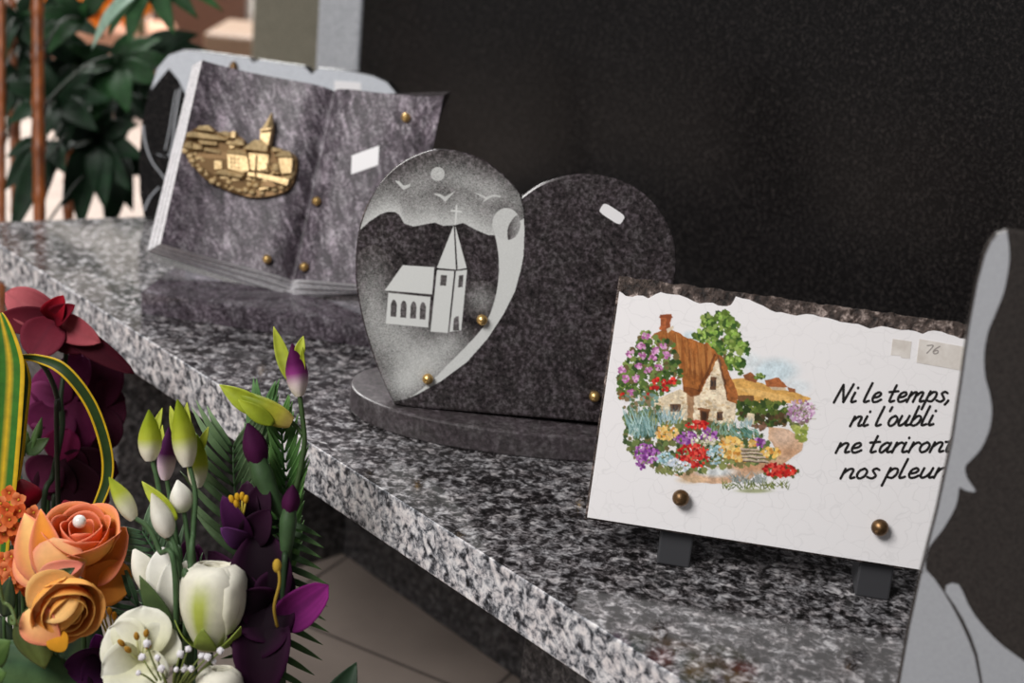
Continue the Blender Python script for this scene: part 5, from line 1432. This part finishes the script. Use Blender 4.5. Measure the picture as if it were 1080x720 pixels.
YE = c8(206, 168, 26); DG = c8(36, 60, 22)
striped('wide green leaf with yellow margins standing at the left edge', [(-4, 620), (0, 540), (8, 440), (10, 380), (0, 330)], 1.22, 34, c8(52, 108, 30), YE)
striped('upright narrow striped leaf just right of the wide one at the left edge', [(8, 560), (14, 500), (20, 440), (24, 400), (22, 376)], 1.24, 20, DG, YE)
striped('arching striped leaf looping over the purple orchid', [(92, 560), (100, 540), (113, 505), (113, 470), (100, 425), (75, 390), (46, 378), (20, 376)], 1.25, 13, DG, YE, dzs=[0, 0, 0, .004, .012, .018, .014, .01])
t = thing('dark_twig', 'dark knotted twig crossing the striped leaf under the red orchid', 'twig', holder_base(68, 560, 1.29))
stem(t, [P(22, 378, 1.27), P(40, 380, 1.27), P(54, 400, 1.28), P(62, 430, 1.29), P(60, 470, 1.29), V(holder_base(68, 560, 1.29))], .0026, .0022, c8(34, 36, 24))

# ------------------------------------------------------------------ palm behind the end of the ledge
t0_ = P(40, 230, 2.35)
palm = thing('potted_palm', 'leafy green palm with brown canes behind the left end of the ledge', 'plant', (t0_.x, t0_.y, FLOOR_Z))
rp_ = random.Random(21)
canes = []
for x0, y0, x1, y1, dep, r_ in ((39, -40, 42, 260, 2.12, .0088), (11, -40, 17, 260, 2.3, .0066), (1, -40, 2, 260, 2.2, .006), (73, 100, 72, 260, 2.34, .0082), (18, 100, 22, 260, 2.36, .004)):
    A = P(x0, y0, dep); B = P(x1, y1, dep); A.x += 0; dirv = (B - A).normalized(); end = B + dirv * ((FLOOR_Z + .02 - B.z) / dirv.z)
    pts = []; rad = []
    n = 22
    for i in range(n * 4 + 1):
        f = i / (n * 4); pts.append(A.lerp(end, f)); rad.append(r_ * (1.22 if i % 8 == 0 else 1.0))
    m = MB(); m.tube(pts, rad, n=10); m.build('cane', CANE, palm, smooth=True)
    canes.append((A, end))


def palm_frond(cx, cy, dep, leaflets, c0, c1):
    c_ = P(cx, cy, dep)
    for (x1, y1, w_, dz) in leaflets:
        m = MB(); e = P(cx + (x1 - cx) * 1.22, cy + (y1 - cy) * 1.22 + 6, dep) + TOC * (dz + .01)
        petal(m, c_, e, w_ * 1.12 * dep / FOC, nrm=TOC * 1.2 + V((RND.uniform(-.6, .6), 0, .45)), bow=.12, cup=.1, c0=mixc(c0, c1, RND.random() * .4), c1=mixc(c1, c0, RND.random() * .5), shape='leaf', nu=6, nv=10)
        m.build('leaf', PALM, palm, smooth=True, solid=.0006)
    cn = canes[min(range(len(canes)), key=lambda i: abs((canes[i][0] - c_).x))]
    h = min(.9, max(.05, (c_.z - .05 - cn[0].z) / (cn[1].z - cn[0].z))); q = cn[0].lerp(cn[1], h)
    stem(palm, [q, (q + c_) / 2 + V((0, 0, .03)), c_], .0022, .0016, c8(30, 40, 22), 'stalk')


PG0, PG1, PG2 = c8(8, 26, 13), c8(24, 60, 32), c8(44, 88, 44)
palm_frond(62, 108, 2.25, [(18, 92, 20, .03), (28, 128, 22, .05), (52, 150, 24, .06), (78, 150, 26, .05), (104, 132, 26, .04), (112, 104, 24, .02), (96, 78, 22, .0), (40, 62, 18, .0)], PG0, PG1)
palm_frond(100, 148, 2.3, [(60, 130, 22, .03), (66, 165, 24, .05), (84, 205, 28, .06), (99, 226, 26, .06), (118, 206, 26, .05), (138, 190, 24, .03), (146, 160, 22, .0), (140, 130, 22, .0), (116, 118, 20, .0)], PG0, PG1)
palm_frond(48, 150, 2.2, [(22, 190, 22, .04), (30, 230, 24, .05), (55, 200, 20, .04), (20, 160, 18, .02), (72, 175, 22, .03)], PG0, c8(40, 70, 46))
palm_frond(120, 70, 2.3, [(84, 50, 18, .02), (92, 90, 22, .05), (112, 118, 24, .05), (140, 110, 26, .04), (168, 84, 24, .02), (176, 62, 22, .0), (160, 40, 22, -.02), (136, 32, 18, -.02)], PG0, PG2)
palm_frond(148, 58, 2.35, [(200, 36, 24, .0), (214, 54, 24, .0), (186, 76, 26, .02), (160, 96, 26, .04), (130, 84, 22, .04), (180, 30, 18, -.02)], PG0, PG1)
palm_frond(88, 20, 2.25, [(50, 44, 16, .03), (66, 50, 18, .04), (92, 4, 16, .0), (110, -20, 18, -.02), (60, -10, 18, 0.), (40, 14, 16, .02)], PG0, PG2)
palm_frond(22, 22, 2.3, [(-8, 10, 18, .02), (0, 40, 20, .04), (20, 58, 18, .05), (44, 46, 20, .04), (54, 20, 18, .02), (40, -12, 18, 0.)], PG0, PG1)
palm_frond(20, 80, 2.3, [(-10, 70, 20, .02), (-6, 104, 22, .04), (14, 122, 22, .05), (40, 108, 20, .04), (44, 80, 18, .02)], PG0, PG1)
palm_frond(130, 166, 2.4, [(108, 196, 20, .03), (124, 232, 24, .04), (144, 210, 22, .03), (150, 178, 20, 0.), (106, 168, 18, .02)], PG0, PG1)
palm_frond(160, -30, 2.2, [(134, 30, 22, .06), (150, 38, 22, .06), (186, 26, 22, .04), (204, 10, 20, .02), (226, 4, 16, .02)], PG0, c8(60, 110, 60))
for cx, cy, dep in ((84, 66, 2.4), (36, 96, 2.42), (112, 96, 2.42), (136, 100, 2.45), (24, 50, 2.42), (60, 20, 2.44)):
    a0 = RND.uniform(0, 6)
    palm_frond(cx, cy, dep, [(cx + 44 * math.cos(a0 + i * .9) * RND.uniform(.8, 1.1), cy + 8 + 40 * math.sin(a0 + i * .9) * RND.uniform(.8, 1.1), RND.uniform(16, 22), RND.uniform(0, .04)) for i in range(7)], PG0, PG1)
m = MB(); petal(m, P(152, -12, 2.0), P(101, 56, 2.0) + TOC * .02, 15 * 2.0 / FOC, nrm=TOC + V((0, 0, 1)), bow=.16, cup=.1, c0=c8(130, 160, 140), c1=c8(150, 176, 158), shape='leaf'); o = m.build('leaf', LEAF, palm, smooth=True, solid=.0006); o['label'] = 'palm leaf with its highlight coloured in pale green'  # pale tint stands in for light caught on the blade
pc = sum((e_ for _, e_ in canes), V()) / len(canes); pc.z = FLOOR_Z
pr = max((V((e_.x, e_.y, 0)) - V((pc.x, pc.y, 0))).length for _, e_ in canes) + .03
m = MB(); prof = [(0, pr * .8), (.02, pr * .84), (.2, pr * 1.04), (.215, pr * 1.1), (.225, pr * 1.07), (.2, pr), (.19, .0001)]
m.grid([[pc + V((rr * math.cos(q), rr * math.sin(q), h)) for q in [2 * math.pi * i / 32 for i in range(32)]] for h, rr in prof], None, True); m.build('pot', GRANITE_DULL, palm, smooth=True)

# ------------------------------------------------------------------ blurred things further back
def slab_at(name, label, cat, x0, x1, ytop, dep, mat, thick=.12, parts=()):
    A = P(x0, ytop, dep); B = P(x1, ytop, dep); B.z = A.z; d = (B - A).normalized(); bk = V((-d.y, d.x, 0))
    if bk.y < 0: bk = -bk
    t = thing(name, label, cat, ((A + B) / 2).xy.to_3d() + V((0, 0, FLOOR_Z)))
    q = [A.xy.to_3d(), B.xy.to_3d(), B.xy.to_3d() + bk * thick, A.xy.to_3d() + bk * thick]
    m = MB(); m.prism([V((p.x, p.y, A.z)) for p in q], [V((p.x, p.y, FLOOR_Z + .08)) for p in q]); m.build('upright_slab', mat, t, bevel=.006)
    m = MB(); e = .04; q2 = [q[0] - d * e - bk * e, q[1] + d * e - bk * e, q[2] + d * e + bk * e, q[3] - d * e + bk * e]
    m.prism([V((p.x, p.y, FLOOR_Z + .08)) for p in q2], [V((p.x, p.y, FLOOR_Z)) for p in q2]); m.build('plinth', mat, t, bevel=.006)
    return t


slab_at('headstone', 'blurred olive grey headstone left of the pale granite strip', 'headstone', 268, 348, -30, 3.3, OLIVE_STONE)
slab_at('headstone', 'blurred red brown headstone behind the palm leaves at the top', 'headstone', 160, 262, -60, 5.1, BROWN_STONE)
A = P(214, 34, 3.9); t = thing('stone_bench', 'blurred tan stone block in front of the red brown headstone', 'block', (A.x, A.y, FLOOR_Z))
m = MB(); B = P(280, 36, 3.9); B.z = A.z; q = [A, B, B + V((0, .3, 0)), A + V((0, .3, 0))]
m.prism(q, [V((p.x, p.y, FLOOR_Z)) for p in q]); m.build('block', TAN_STONE, t, bevel=.01)
A = P(98, 30, 4.4); t = thing('flower_trough', 'blurred terracotta trough of orange flowers seen through the palm', 'planter', (A.x, A.y, FLOOR_Z))
W_ = .19; m = MB(); q = [V((A.x - W_, A.y, A.z)), V((A.x + W_, A.y, A.z)), V((A.x + W_, A.y + .3, A.z)), V((A.x - W_, A.y + .3, A.z))]
m.prism(q, [V((A.x + (p.x - A.x) * .9, p.y + .02, FLOOR_Z)) for p in q]); m.build('trough', TERRA, t, bevel=.02)
rq = random.Random(9)
for i in range(18):
    c_ = V((A.x + rq.uniform(-W_, W_), A.y + rq.uniform(0, .25), A.z + rq.uniform(.03, .2))); m = MB()
    for j in range(7):
        a2 = j * .9; petal(m, c_, c_ + V((math.cos(a2), -.4, math.sin(a2))) * .05, .05, c0=c8(206, 96, 30), c1=c8(238, 150, 50), shape='round', nu=4, nv=5)
    m.ball(c_, .015, c8(150, 70, 24), 8, 5); m.build('bloom', PETAL, t, smooth=True)
    m = MB(); m.tube([c_, V((c_.x, c_.y, A.z - .02))], .004, STEMC, 6); m.build('stem', LEAF, t)
